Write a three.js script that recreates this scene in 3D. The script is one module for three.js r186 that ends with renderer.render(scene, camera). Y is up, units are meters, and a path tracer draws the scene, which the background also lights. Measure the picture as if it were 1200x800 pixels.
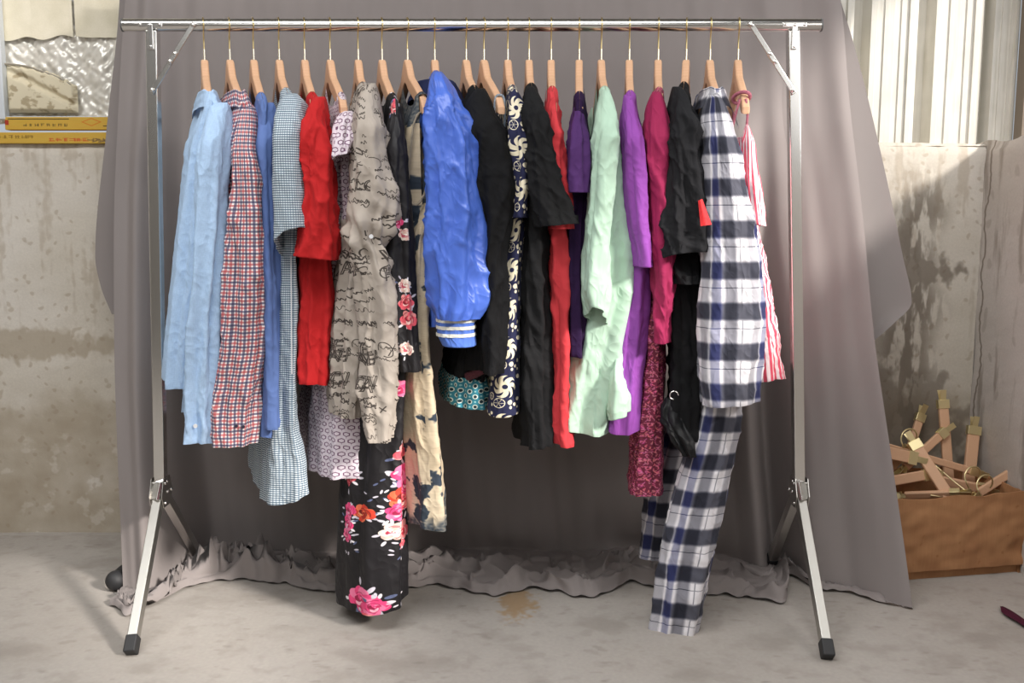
import * as THREE from 'three';
import { mergeGeometries } from 'three/addons/utils/BufferGeometryUtils.js';
import { RoundedBoxGeometry } from 'three/addons/geometries/RoundedBoxGeometry.js';
import { RectAreaLightUniformsLib } from 'three/addons/lights/RectAreaLightUniformsLib.js';
import { createNoise2D, createNoise3D } from 'simplex-noise';

// ---------------------------------------------------------------- camera, sky, lights, exposure
const F = 1123, PITCH = 7.4 * Math.PI / 180, EYE = new THREE.Vector3(0, 1.03, 2.48);
const scene = new THREE.Scene();
const camera = new THREE.PerspectiveCamera(2 * Math.atan(400 / F) * 180 / Math.PI, 1.5, 0.05, 60);
camera.position.copy(EYE); camera.rotation.x = -PITCH;
scene.background = new THREE.Color().setRGB(0.85, 0.92, 1.0);
const renderer = new THREE.WebGLRenderer({ antialias: true });
renderer.toneMapping = THREE.LinearToneMapping;
renderer.toneMappingExposure = 0.55;
renderer.shadowMap.enabled = true;
RectAreaLightUniformsLib.init();
const aim = (l, x, y, z) => { l.lookAt(x, y, z); scene.add(l); return l; };
// daylight in the high window behind the camera
const frontLight = new THREE.RectAreaLight(new THREE.Color().setRGB(1, 0.985, 0.96), 3.6, 3.0, 0.9);
frontLight.name = 'front_window_daylight'; frontLight.position.set(-0.5, 2.4, 4.46); aim(frontLight, -0.5, 1.6, 0);
// daylight over the right-hand low wall
const sideLight = new THREE.RectAreaLight(new THREE.Color().setRGB(1, 0.985, 0.965), 4, 2.6, 0.75);
sideLight.name = 'side_daylight'; sideLight.position.set(1.5, 1.66, 1.1); aim(sideLight, 0.2, 1.0, 1.0);
// daylight in the roof light
const roofLight = new THREE.RectAreaLight(new THREE.Color().setRGB(1, 0.99, 0.97), 16, 3.2, 1.1);
roofLight.name = 'roof_daylight'; roofLight.position.set(-0.8, 3.06, 1.75); aim(roofLight, -0.8, 0, 1.74);
// hazy sun over the right-hand low wall
const sun = new THREE.DirectionalLight(new THREE.Color().setRGB(1, 0.94, 0.87), 10);
sun.name = 'sun'; sun.position.set(4, 1.03 + 0.66 * 4, 3.0); sun.target.position.set(0, 1.03, 0);
sun.castShadow = true; sun.shadow.radius = 15; sun.shadow.mapSize.set(2048, 2048);
Object.assign(sun.shadow.camera, { left: -4, right: 4, top: 4, bottom: -4, near: 0.1, far: 12 });
scene.add(sun, sun.target);

// ---------------------------------------------------------------- helpers
const V = (x, y, z) => new THREE.Vector3(x, y, z);
const lin = (r, g, b) => new THREE.Color().setRGB(r, g, b);
const clamp = (x, a = 0, b = 1) => Math.min(b, Math.max(a, x));
const smooth = (a, b, x) => { const t = clamp((x - a) / (b - a)); return t * t * (3 - 2 * t); };
const mix = (a, b, t) => a + (b - a) * t;
const rng = (seed) => () => { seed = (seed + 0x6d2b79f5) | 0; let t = Math.imul(seed ^ (seed >>> 15), 1 | seed); t = (t + Math.imul(t ^ (t >>> 7), 61 | t)) ^ t; return ((t ^ (t >>> 14)) >>> 0) / 4294967296; };
const n2 = createNoise2D(rng(11)), n3 = createNoise3D(rng(5));
const fbm = (x, y, o = 4) => { let s = 0, a = 0.5; for (let i = 0; i < o; i++) { s += a * n2(x, y); x = x * 2.03 + 7.1; y = y * 2.03 + 3.7; a *= 0.5; } return s; };
// a picture direction cut with the plane z = const
function P(px, py, z) {
  const c = Math.cos(PITCH), s = Math.sin(PITCH), x = (px - 600) / F, y = (400 - py) / F;
  const d = V(x, y * c - s, -c - y * s);
  return V(EYE.x, EYE.y, EYE.z).addScaledVector(d, (z - EYE.z) / d.z);
}
const G = (px, py, h = 0) => {  // cut with the floor (or a plane at height h)
  const c = Math.cos(PITCH), s = Math.sin(PITCH), x = (px - 600) / F, y = (400 - py) / F;
  const d = V(x, y * c - s, -c - y * s);
  return V(EYE.x, EYE.y, EYE.z).addScaledVector(d, (h - EYE.y) / d.y);
};
const used = new Map();
const numbered = (n) => { const k = used.get(n) || 0; used.set(n, k + 1); return k ? n + '_' + String(k).padStart(3, '0') : n; };
function put(o, parent) { o.castShadow = o.receiveShadow = true; (parent || scene).add(o); return o; }
function obj(name, geo, mat, parent) {
  const g = Array.isArray(geo) ? (geo.length > 1 ? mergeGeometries(geo.map((q) => { const r = q.index ? q.toNonIndexed() : q; for (const k of Object.keys(r.attributes)) if (!['position', 'normal', 'uv'].includes(k)) r.deleteAttribute(k); return r; })) : geo[0]) : geo;
  const m = new THREE.Mesh(g, mat); m.name = parent ? name : numbered(name); return put(m, parent);
}
function thing(name, label, category, group, pos) {
  const o = new THREE.Group(); o.name = numbered(name); o.userData = { label, category }; if (group) o.userData.group = group;
  if (pos) o.position.copy(pos); scene.add(o); return o;
}
const tag = (o, label, category, group) => { Object.assign(o.userData, { label, category }); if (group) o.userData.group = group; return o; };
const struct = (name, geo, mat, label, category) => { const o = obj(name, geo, mat); o.userData = { kind: 'structure', label, category }; return o; };
const box = (w, h, d, x = 0, y = 0, z = 0, r = 0) => { const g = r ? new RoundedBoxGeometry(w, h, d, 2, r) : new THREE.BoxGeometry(w, h, d); g.translate(x, y, z); return g; };
const boxUV = (w, h, d, x, y, z, r = 0) => metric(box(w, h, d, x, y, z, r));
function metric(g) {  // uv in metres from position by dominant normal
  if (g.index) g = g.toNonIndexed();
  const p = g.attributes.position, n = g.attributes.normal, uv = new Float32Array(p.count * 2);
  for (let i = 0; i < p.count; i++) {
    const ax = Math.abs(n.getX(i)), ay = Math.abs(n.getY(i)), az = Math.abs(n.getZ(i));
    if (ay >= ax && ay >= az) { uv[2 * i] = p.getX(i); uv[2 * i + 1] = -p.getZ(i); }
    else if (ax >= az) { uv[2 * i] = p.getZ(i); uv[2 * i + 1] = p.getY(i); }
    else { uv[2 * i] = p.getX(i); uv[2 * i + 1] = p.getY(i); }
  }
  g.setAttribute('uv', new THREE.BufferAttribute(uv, 2)); return g;
}
function bar(a, b, w, d, r = 0.002, roll = 0) {  // square tube between two points; w across, d deep
  const L = a.distanceTo(b), g = r ? new RoundedBoxGeometry(w, L, d, 2, r) : new THREE.BoxGeometry(w, L, d);
  const dir = b.clone().sub(a).normalize(), q = new THREE.Quaternion().setFromUnitVectors(V(0, 1, 0), dir);
  if (roll) g.rotateY(roll);
  g.applyQuaternion(q); g.translate((a.x + b.x) / 2, (a.y + b.y) / 2, (a.z + b.z) / 2); return g;
}
function rod(a, b, r, seg = 16, r2 = r) {
  const L = a.distanceTo(b), g = new THREE.CylinderGeometry(r2, r, L, seg);
  g.applyQuaternion(new THREE.Quaternion().setFromUnitVectors(V(0, 1, 0), b.clone().sub(a).normalize()));
  g.translate((a.x + b.x) / 2, (a.y + b.y) / 2, (a.z + b.z) / 2); return g;
}
const wire = (pts, r, seg = 40, rad = 8, closed = false) => new THREE.TubeGeometry(new THREE.CatmullRomCurve3(pts, closed), seg, r, rad, closed);
function gridGeo(nu, nv, f) {  // f(i/nu, j/nv) -> [x, y, z, u, v]
  const pos = [], uv = [], idx = [];
  for (let j = 0; j <= nv; j++) for (let i = 0; i <= nu; i++) { const q = f(i / nu, j / nv, i, j); pos.push(q[0], q[1], q[2]); uv.push(q[3] ?? q[0], q[4] ?? q[1]); }
  for (let j = 0; j < nv; j++) for (let i = 0; i < nu; i++) { const a = j * (nu + 1) + i, b = a + 1, c = a + nu + 1, d = c + 1; idx.push(a, c, b, b, c, d); }
  const g = new THREE.BufferGeometry();
  g.setAttribute('position', new THREE.Float32BufferAttribute(pos, 3)); g.setAttribute('uv', new THREE.Float32BufferAttribute(uv, 2));
  g.setIndex(idx); g.computeVertexNormals(); return g;
}
// smooth curve through rows [y, ...values] sorted by y; monotone (Fritsch-Carlson) per column
function spline(rows) {
  const n = rows.length, xs = rows.map((r) => r[0]), K = rows[0].length - 1, ms = [];
  for (let k = 1; k <= K; k++) {
    const d = [], m = [];
    for (let i = 0; i < n - 1; i++) d.push((rows[i + 1][k] - rows[i][k]) / (xs[i + 1] - xs[i]));
    for (let i = 0; i < n; i++) m.push(i === 0 ? d[0] : i === n - 1 ? d[n - 2] : d[i - 1] * d[i] <= 0 ? 0 : 2 * d[i - 1] * d[i] / (d[i - 1] + d[i]));
    ms.push(m);
  }
  return (x) => {
    x = clamp(x, xs[0], xs[n - 1]); let i = 0; while (i < n - 2 && x > xs[i + 1]) i++;
    const h = xs[i + 1] - xs[i], t = (x - xs[i]) / h, t2 = t * t, t3 = t2 * t;
    return ms.map((m, k) => (2 * t3 - 3 * t2 + 1) * rows[i][k + 1] + (t3 - 2 * t2 + t) * h * m[i] + (-2 * t3 + 3 * t2) * rows[i + 1][k + 1] + (t3 - t2) * h * m[i + 1]);
  };
}

// ---------------------------------------------------------------- textures
function canvasTex(w, h, draw, rw, rh, srgb = true) {  // rw x rh: size of the tile in metres
  const c = document.createElement('canvas'); c.width = w; c.height = h; const g = c.getContext('2d'); draw(g, w, h);
  const t = new THREE.CanvasTexture(c); t.wrapS = t.wrapT = THREE.RepeatWrapping; t.magFilter = THREE.LinearFilter;
  if (srgb) t.colorSpace = THREE.SRGBColorSpace; t.repeat.set(1 / rw, 1 / rh); return t;
}
function dataTex(w, h, f, rw, rh, srgb = true) {  // f(x 0..1, y 0..1) -> [r, g, b] 0..255
  const d = new Uint8Array(w * h * 4);
  for (let y = 0; y < h; y++) for (let x = 0; x < w; x++) { const c = f(x / w, y / h), o = (y * w + x) * 4; d[o] = clamp(c[0], 0, 255); d[o + 1] = clamp(c[1], 0, 255); d[o + 2] = clamp(c[2], 0, 255); d[o + 3] = 255; }
  const t = new THREE.DataTexture(d, w, h); t.wrapS = t.wrapT = THREE.RepeatWrapping; t.magFilter = THREE.LinearFilter; t.minFilter = THREE.LinearFilter;
  if (srgb) t.colorSpace = THREE.SRGBColorSpace; t.repeat.set(1 / rw, 1 / rh); t.needsUpdate = true; return t;
}
// noise that tiles on the unit square
const tileN = (x, y, k, s = 0) => { const a = x * 2 * Math.PI, b = y * 2 * Math.PI, r = k / (2 * Math.PI); return 0.5 * (n3(Math.cos(a) * r + s, Math.sin(a) * r, b * r * 0 + Math.cos(b) * r + 9) + n3(Math.sin(b) * r + s + 31, Math.cos(a + b) * r, Math.sin(a) * r)); };
const weave = dataTex(256, 256, (x, y) => { const v = 128 + 34 * Math.sin(x * 2 * Math.PI * 32) + 34 * Math.sin(y * 2 * Math.PI * 32) + 40 * tileN(x, y, 24); return [v, v, v]; }, 0.05, 0.05, false);
const crumple = dataTex(512, 512, (x, y) => { const a = 1 - Math.abs(tileN(x, y, 5, 2)), b = 1 - Math.abs(tileN(x, y, 11, 5)), v = 255 * (0.6 * a * a + 0.4 * b * b); return [v, v, v]; }, 0.28, 0.4, false);
const wrinkle = crumple;

// ---------------------------------------------------------------- materials
const std = (o) => new THREE.MeshStandardMaterial({ side: THREE.DoubleSide, ...o });
const cloth = (color, o = {}) => new THREE.MeshPhysicalMaterial({ side: THREE.DoubleSide, color, roughness: 0.88, bumpMap: wrinkle, bumpScale: 0.003, sheen: color.r + color.g + color.b < 0.15 ? 0 : 0.1, specularIntensity: color.r + color.g + color.b < 0.15 ? 0.45 : 1, sheenRoughness: 0.6, sheenColor: color.clone().lerp(lin(0.5, 0.5, 0.5), 0.25), ...o });
const print = (map, o = {}) => cloth(lin(1, 1, 1), { map, ...o });
const chrome = std({ color: lin(0.78, 0.77, 0.75), metalness: 1, roughness: 0.2 });
const steel = std({ color: lin(0.52, 0.505, 0.47), metalness: 1, roughness: 0.42 });
const chromeDull = std({ color: lin(0.62, 0.6, 0.57), metalness: 1, roughness: 0.3 });
const brass = std({ color: lin(0.83, 0.66, 0.32), metalness: 1, roughness: 0.28 });
const blackRubber = std({ color: lin(0.02, 0.02, 0.022), roughness: 0.6 });
const woodTex = canvasTex(512, 512, (g, w, h) => {
  const r = rng(3); g.fillStyle = '#dcb08e'; g.fillRect(0, 0, w, h);
  for (let i = 0; i < 260; i++) { const x = r() * w; g.strokeStyle = `rgba(${120 + r() * 60 | 0},${80 + r() * 40 | 0},${50 + r() * 30 | 0},${0.03 + r() * 0.06})`; g.lineWidth = 0.6 + r() * 3; g.beginPath(); g.moveTo(x, 0); g.bezierCurveTo(x + r() * 16 - 8, h / 3, x + r() * 16 - 8, h * 2 / 3, x, h); g.stroke(); }
}, 0.12, 0.5);
const wood = std({ map: woodTex, roughness: 0.5 });

// ---------------------------------------------------------------- setting: floor, walls, ceiling
const ZW = -0.57, XR = 1.485, LEDGE = 1.262, XL = -3.2, ZF = 4.5, TOP = 3.1;
const concrete = (seed, base, dark, warm, stain, M = 2.6, post = null) => dataTex(1024, 1024, (x, y) => {
  const X = x * 8 * M / 2.6, Y = y * 8 * M / 2.6;
  const big = fbm(X * 0.35 + seed, Y * 0.35, 5), mid = fbm(X * 1.3 + seed * 2, Y * 1.3, 4), fine = n2(X * 22, Y * 22 + seed) * 0.5 + n2(X * 47, Y * 47) * 0.5;
  const e = Math.min(smooth(0, 0.06, x), smooth(0, 0.06, 1 - x));
  const d = stain(X, Y, seed) * e;
  const k = clamp(0.5 + big * 0.75 + mid * 0.35);
  const c = base.map((b, i) => mix(b, warm[i], k) * (1 + fine * 0.035) + mid * 6);
  const o = c.map((v, i) => mix(v, dark[i], d)); return post ? post(o, x, y) : o;
}, M, M);
const wallStain = (X, Y, s) => {
  const streak = smooth(0.25, 0.7, fbm(X * 2.6 + s, Y * 0.22, 4) + 0.15) * smooth(0.0, 0.5, fbm(X * 0.7 + s * 3, Y * 0.5, 3) + 0.25) * 0.55;
  const blot = smooth(0.18, 0.34, fbm(X * 0.45 + s * 5 + 4, Y * 0.8 + 2, 5)) * 0.5;
  const speck = smooth(0.62, 0.75, n2(X * 7 + s, Y * 7)) * 0.4;
  return Math.max(streak, blot, speck);
};
const reliefTex = concrete(7.7, [150, 150, 150], [90, 90, 90], [130, 130, 130], wallStain);
// whitewash, damp patches and mould where the photograph has them; x along the wall from its left end, y up, in metres
const dampHole = (x, y, cx, cy, rx, ry, wob) => smooth(1.15, 0.75, Math.hypot((x - cx) / rx, (y - cy) / ry) + wob);
const WL = XR - XL;
const backTex = dataTex(2048, 640, (u, v) => {
  const x = XL + u * WL, y = v * LEDGE, w1 = 0.45 * fbm(x * 5, y * 5, 4), w2 = 0.5 * fbm(x * 14 + 5, y * 10, 3);
  const fine = n2(x * 90, y * 90) * 0.5 + n2(x * 190, y * 190) * 0.5, big = fbm(x * 1.2, y * 1.4, 5);
  const k = clamp(0.5 + big * 0.9), bw = [mix(214, 194, k), mix(208, 186, k), mix(200, 173, k)];
  // damp plaster along the foot of the wall with a ragged upper edge, and a tongue of it higher up
  const edge = 0.40 + 0.1 * fbm(x * 3 + 1, 3, 4) + 0.07 * Math.sin(x * 4.2 + 1.2);
  const damp = smooth(edge + 0.05 + w2 * 0.06, edge - 0.06 + w2 * 0.06, y) * (0.62 + 0.3 * fbm(x * 6, y * 6, 3));
  const tongue = dampHole(x, y, -1.62, 0.625, 0.3, 0.055, w1 + w2) * 0.62;
  const pale = smooth(0.28, 0.5, fbm(x * 7 + 9, y * 8, 4)) * 0.35 * smooth(0.5, 0.2, y);
  const drip = smooth(0.3, 0.75, fbm(x * 15 + 2, y * 1.1, 4) + 0.14 + 0.2 * smooth(0.7, 1.2, y) + 0.22 * n2(x * 38, y * 22) + 0.3 * fbm(x * 3, y * 4 + 6, 3)) * 0.32 * smooth(0.45, 0.9, y);
  // dark mould below the ledge near the corner
  const m0 = smooth(0.12, 0.0, Math.abs(x - 1.27 + 0.03 * n2(y * 5, 2)) + 0.05 * w1 - 0.01) * smooth(0.1, 0.5, fbm(x * 22 + 3, y * 6, 4) + 0.42) * smooth(1.24, 1.0, y) * smooth(0.1, 0.4, y);
  const m1 = dampHole(x, y, 1.24, 0.86, 0.16, 0.06, w1 + w2 * 1.4) * 0.75, m2 = dampHole(x, y, 1.22, 0.35, 0.24, 0.2, w1 + w2) * 0.6, m3 = dampHole(x, y, 1.02, 0.68, 0.12, 0.12, w1 + w2) * 0.5;
  const mould = clamp(Math.max(m0 * 0.85, m1, m2, m3)), speck = smooth(0.66, 0.8, n2(x * 22, y * 22)) * 0.35;
  let c = bw.map((q, i) => q * (1 + fine * 0.03));
  c = c.map((q, i) => mix(q, [158, 145, 126][i], clamp(Math.max(damp * 1.05, tongue) - pale)));
  c = c.map((q, i) => mix(q, [150, 134, 114][i], Math.max(drip, speck)));
  return c.map((q, i) => mix(q, [96, 86, 75][i], mould * 0.8));
}, WL, LEDGE);
const wallMatB = std({ map: backTex, roughness: 0.93, bumpMap: reliefTex, bumpScale: 0.004 });
// the right wall: cleaner, with the crack beside the corner and a few dark runs
const RW = ZF - ZW;
const rightTex = dataTex(2048, 640, (u, v) => {
  const z = u * RW, y = v * LEDGE, fine = n2(z * 80, y * 80) * 0.5 + n2(z * 170, y * 170) * 0.5, k = clamp(0.5 + fbm(z * 1.1 + 20, y * 1.2, 5) * 0.9);
  const drip = smooth(0.32, 0.8, fbm(z * 11 + 40, y * 1.6, 4) + 0.22) * 0.45, spot = smooth(0.62, 0.8, n2(z * 12 + 3, y * 9)) * 0.18, crack = smooth(0.007, 0.002, Math.abs(z - 0.128 - 0.014 * n2(y * 5, 1) - 0.004 * n2(y * 30, 6))) * 0.75;
  const d = Math.max(drip, spot, crack);
  return [mix(206, 188, k), mix(198, 180, k), mix(192, 172, k)].map((q, i) => mix(q * (1 + fine * 0.03), [112, 100, 88][i], d));
}, RW, LEDGE);
const wallMatR = std({ map: rightTex, roughness: 0.93, bumpMap: reliefTex, bumpScale: 0.004 });
const rustAt = G(604, 706), rust = (c, x, y) => {  // rusty stain below the middle of the rack, and scattered dark scuffs
  const wx = x * 5.8 - 3.3, wz = 5.26 - y * 5.8, w = 0.5 * fbm(wx * 12, wz * 12, 4) + 0.3 * n2(wx * 40, wz * 40);
  const r1 = smooth(1.1, 0.5, Math.hypot((wx - rustAt.x) / 0.055, (wz - rustAt.z) / 0.12) + w) * 0.55, sc = smooth(0.72, 0.86, n2(wx * 9 + 3, wz * 22)) * smooth(0.1, 0.5, n2(wx * 2, wz * 2 + 8)) * 0.22;
  return c.map((v, i) => mix(mix(v, [150, 112, 66][i], r1), [104, 97, 90][i], sc));
};
const floorMat = std({ map: concrete(9.4, [174, 168, 162], [124, 116, 108], [160, 153, 146], (X, Y, s) => Math.max(smooth(0.1, 0.6, fbm(X * 0.8 + 3, Y * 1.1 + s, 5)) * 0.35, smooth(0.1, 0.6, fbm(X * 3 + 8, Y * 3.4 + s, 4)) * 0.22, smooth(0.82, 0.92, n2(X * 3, Y * 5 + s)) * 0.3), 5.8, rust), roughness: 0.8, bumpMap: reliefTex, bumpScale: 0.002 });
floorMat.map.offset.set(3.3 / 5.8, 1.2 / 5.8 + 0.7);
const plaster = std({ color: lin(0.26, 0.245, 0.225), roughness: 0.9 });

const floor = struct('floor', boxUV(XR - XL + 0.5, 0.1, ZF - ZW + 0.7, (XR + XL) / 2, -0.05, (ZF + ZW) / 2), floorMat, 'worn grey concrete floor with stains', 'floor');
// uneven plastered low wall at the back, cast as a subdivided face with relief
function lowWall(name, label, len, place, seed, mat) {
  const nu = 160, nv = 90, H = LEDGE, f = (u, v) => {
    const x = (u - 0.5) * len, y = (1 - v) * H, top = smooth(0.03, 0, H - y);
    const z = 0.006 * fbm(x * 1.6 + seed, y * 1.6, 4) + 0.0016 * n2(x * 24, y * 24 + seed) - top * (0.008 + 0.006 * n2(x * 9, seed));
    return [x, y + top * 0.008 * n2(x * 6 + 2, seed), z, u * len, y];
  };
  const face = gridGeo(nu, nv, f), back = metric(box(len, H - 0.012, 0.24, 0, H / 2 - 0.006, -0.135));
  const m = struct(name, [face, back], mat, label, 'wall'); place(m); return m;
}
lowWall('wall_back', 'stained whitewashed concrete low wall behind the grey cloth', XR - XL, (m) => m.position.set((XR + XL) / 2, 0, ZW), 3.4, wallMatB);
lowWall('wall_right', 'cracked whitewashed concrete low wall meeting the back wall', ZF - ZW + 0.2, (m) => { m.rotation.y = -Math.PI / 2; m.position.set(XR, 0, (ZF + ZW) / 2); }, 8.2, wallMatR);
struct('wall_left', boxUV(0.2, TOP, ZF - ZW + 0.4, XL - 0.1, TOP / 2, (ZF + ZW) / 2), plaster, 'plain plastered wall closing the room on the far side', 'wall');
struct('wall_front', [boxUV(XR - XL + 0.4, 1.95, 0.2, (XR + XL) / 2, 0.975, ZF + 0.1), boxUV(XR - XL + 0.4, TOP - 2.85, 0.2, (XR + XL) / 2, (TOP + 2.85) / 2, ZF + 0.1), boxUV(1.2, 0.9, 0.2, XL + 0.6, 2.4, ZF + 0.1), boxUV(XR - 1.0 + 0.2, 0.9, 0.2, 1.0 + (XR - 0.8) / 2, 2.4, ZF + 0.1)], plaster, 'plain plastered wall with a high window behind the viewer', 'wall');
struct('ceiling', [boxUV(XR - XL + 0.6, 0.12, 1.75, (XR + XL) / 2, TOP + 0.06, ZW + 0.6), boxUV(XR - XL + 0.6, 0.12, 2.3, (XR + XL) / 2, TOP + 0.06, ZF - 0.95), boxUV(1.1, 0.12, 1.2, XL + 0.25, TOP + 0.06, 1.75), boxUV(1.0, 0.12, 1.2, XR - 0.18, TOP + 0.06, 1.75)], plaster, 'flat roof with one long roof light', 'ceiling');
// the opening over the right-hand low wall: eaves above it, closed off behind the viewer
struct('trim_1', [boxUV(0.22, TOP - 2.05, ZF - ZW + 0.3, XR + 0.11, (TOP + 2.05) / 2, (ZF + ZW) / 2), boxUV(0.22, 2.05 - LEDGE, ZF - 2.4, XR + 0.11, (2.05 + LEDGE) / 2, (ZF + 2.4) / 2)], plaster, 'plastered eaves above the open gap over the right-hand low wall', 'wall');
struct('trim_4', [boxUV(0.1, 1.4, 0.05, P(1196, 100, ZW - 0.02).x + 0.05, 1.95, ZW - 0.02)], std({ color: lin(0.2, 0.165, 0.13), roughness: 0.9, bumpMap: reliefTex, bumpScale: 0.003 }), 'dark weathered timber post at the end of the metal cladding', 'post');
// pier behind the cloth and lintel over the back openings
struct('trim_2', [boxUV(2.0, TOP - LEDGE, 0.2, -0.2, (TOP + LEDGE) / 2, ZW - 0.18), boxUV(XR - XL, TOP - 2.4, 0.22, (XR + XL) / 2, (TOP + 2.4) / 2, ZW - 0.2), boxUV(0.9, TOP - LEDGE, 0.2, XL + 0.45, (TOP + LEDGE) / 2, ZW - 0.18)], plaster, 'plastered wall above the back low wall, hidden by the cloth', 'wall');

// ---------------------------------------------------------------- back openings
// corrugated sheet-metal panels above the back wall on the right: each sheet between two ribs is a panel of its own
{
  const z0 = ZW - 0.075, x = (px) => P(px, 100, z0).x;
  const metalTex = dataTex(512, 512, (u, v) => { const f = n2(u * 60, v * 4) * 4 + fbm(u * 5, v * 5, 4) * 10, d = smooth(0.2, 0.7, fbm(u * 30, v * 2, 3)) * 10; return [212 + f - d, 208 + f - d, 198 + f - d * 1.3]; }, 0.7, 0.9);
  const sheet = std({ map: metalTex, roughness: 0.45, metalness: 0.0 });
  const wall = new THREE.Group(); wall.name = 'wall_metal'; wall.userData = { kind: 'structure', label: 'cream corrugated metal cladding above the concrete wall', category: 'cladding' }; scene.add(wall);
  // profile of one panel: flat pan with fine swages, then a deep folded rib
  const edges = [880, 938, 1000, 1075, 1151, 1192].map(x);
  for (let k = 0; k < edges.length - 1; k++) {
    const a = edges[k], w = edges[k + 1] - a, q = w / 0.2;
    const prof = [[0, -0.05], [0.036, -0.05], [0.045, 0.006], [0.062, 0.006], [0.064, 0.002], [0.085, 0.002], [0.087, 0.006], [0.118, 0.006], [0.120, 0.0025], [0.136, 0.0025], [0.138, 0.006], [0.16, 0.006], [0.162, 0.012], [0.176, 0.012], [0.178, 0.004], [0.192, 0.0], [0.2, -0.05]];
    const n = prof.length - 1, g = gridGeo(n, 1, (u, v, i, j) => [a + prof[i][0] * q, v ? LEDGE - 0.01 : 2.5, z0 + prof[i][1], a + prof[i][0] * q, v ? LEDGE : 2.5]).toNonIndexed();
    g.computeVertexNormals(); obj('panel', g, sheet, wall);
  }
  struct('trim_3', [gridGeo(60, 6, (u, v) => { const X = mix(x(930), XR + 0.02, u), b = 0.006 + 0.005 * n2(X * 14, 1) + 0.003 * n2(X * 50, 4); return [X, LEDGE - 0.012 + b * Math.sin(v * Math.PI) * 1.6, ZW - 0.055 + v * 0.05, X, v * 0.05]; })], std({ color: lin(0.42, 0.37, 0.31), roughness: 0.95, bumpMap: reliefTex, bumpScale: 0.004 }), 'rough mortar bead along the foot of the metal cladding', 'trim');
}
// boarded window on the left: foil insulation, cream board above, cream pad in a torn opening
{
  const z0 = ZW - 0.06, W = (px, py, dz = 0) => P(px, py, z0 + dz);
  const win = new THREE.Group(); win.name = 'window_1'; win.userData = { kind: 'structure', label: 'window covered with silver foil insulation and cream board', category: 'window' }; scene.add(win);
  const foil = std({ color: lin(0.8, 0.77, 0.7), roughness: 0.3, metalness: 0.25 });
  const cream = std({ map: dataTex(256, 256, (u, v) => { const f = fbm(u * 4, v * 4, 4) * 12 + n2(u * 80, v * 80) * 3; return [226 + f, 218 + f, 196 + f * 1.2]; }, 0.5, 0.5), roughness: 0.8 });
  const L = W(-60, 0).x, R = W(200, 0).x, yb = W(0, 138).y, ym = W(0, 45).y, yt = 2.42;
  obj('foil_sheet', gridGeo(150, 150, (u, v) => { const X = mix(L, R, u), Y = mix(ym + 0.3, yb - 0.02, v); const q = 0.0022 * (Math.sin(X * 190 + n2(X * 9, Y * 9) * 2) * Math.sin(Y * 190 + n2(X * 8, Y * 8 + 4) * 2)); return [X, Y, z0 + q + 0.010 * n2(X * 9, Y * 2.2) + 0.004 * n2(X * 34, Y * 26)]; }), foil, win);
  // cream board in two sheets with a joint between them
  for (const [a, b] of [[-60, 86], [89, 200]]) {
    const A = W(a, 0).x, B = W(b, 0).x;
    obj('board', gridGeo(60, 40, (u, v) => { const X = mix(A, B, u), Y = mix(yt, ym + 0.012 * n2(X * 7 + a, 2) * (v > 0.97 ? 1 : 0), v); return [X, Y, z0 + 0.016 + 0.004 * n2(X * 4, Y * 4)]; }), cream, win);
  }
  obj('pad', gridGeo(60, 40, (u, v) => {  // padded cream cloth that shows through the tear
    const X = mix(W(5, 0).x, W(88, 0).x, u), topPx = mix(77, 102, Math.pow(u, 2.2)) + 1.6 * n2(u * 9, 3), yT = W(50, topPx).y, Y = mix(yT, W(50, 133).y, v);
    const e = Math.min(smooth(0, 0.06, u), smooth(1, 0.94, u), smooth(0, 0.08, v), smooth(1, 0.92, v));
    return [X, Y, z0 + 0.02 + 0.016 * e - 0.014 * smooth(0.14, 0, Math.abs(u * 0.62 + 0.1 - v)) * e];
  }), std({ map: dataTex(256, 256, (u, v) => { const f = fbm(u * 3 + 7, v * 3, 4), d = smooth(0.1, 0.45, f); return [mix(216, 172, d), mix(206, 158, d), mix(180, 130, d)]; }, 0.2, 0.14), roughness: 0.9 }), win);
  obj('tear_edge', wire([0, 0.2, 0.4, 0.6, 0.8, 1].map((u) => { const X = mix(5, 88, u); const p = W(X, mix(76.5, 101, Math.pow(u, 2.2)) + (u === 0.6 ? 1 : 0)); p.z = z0 + 0.03; return p; }), 0.0032, 40, 6), std({ color: lin(0.32, 0.29, 0.24), roughness: 0.9 }), win);
  obj('frame', [bar(V(W(2, 0).x, yt, z0 + 0.035), V(W(2, 0).x, yb - 0.01, z0 + 0.035), 0.024, 0.03, 0.003), bar(V(L, yb - 0.004, z0 + 0.03), V(R, yb - 0.004, z0 + 0.03), 0.01, 0.02, 0.002)], std({ color: lin(0.62, 0.66, 0.7), roughness: 0.5 }), win);
}
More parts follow.
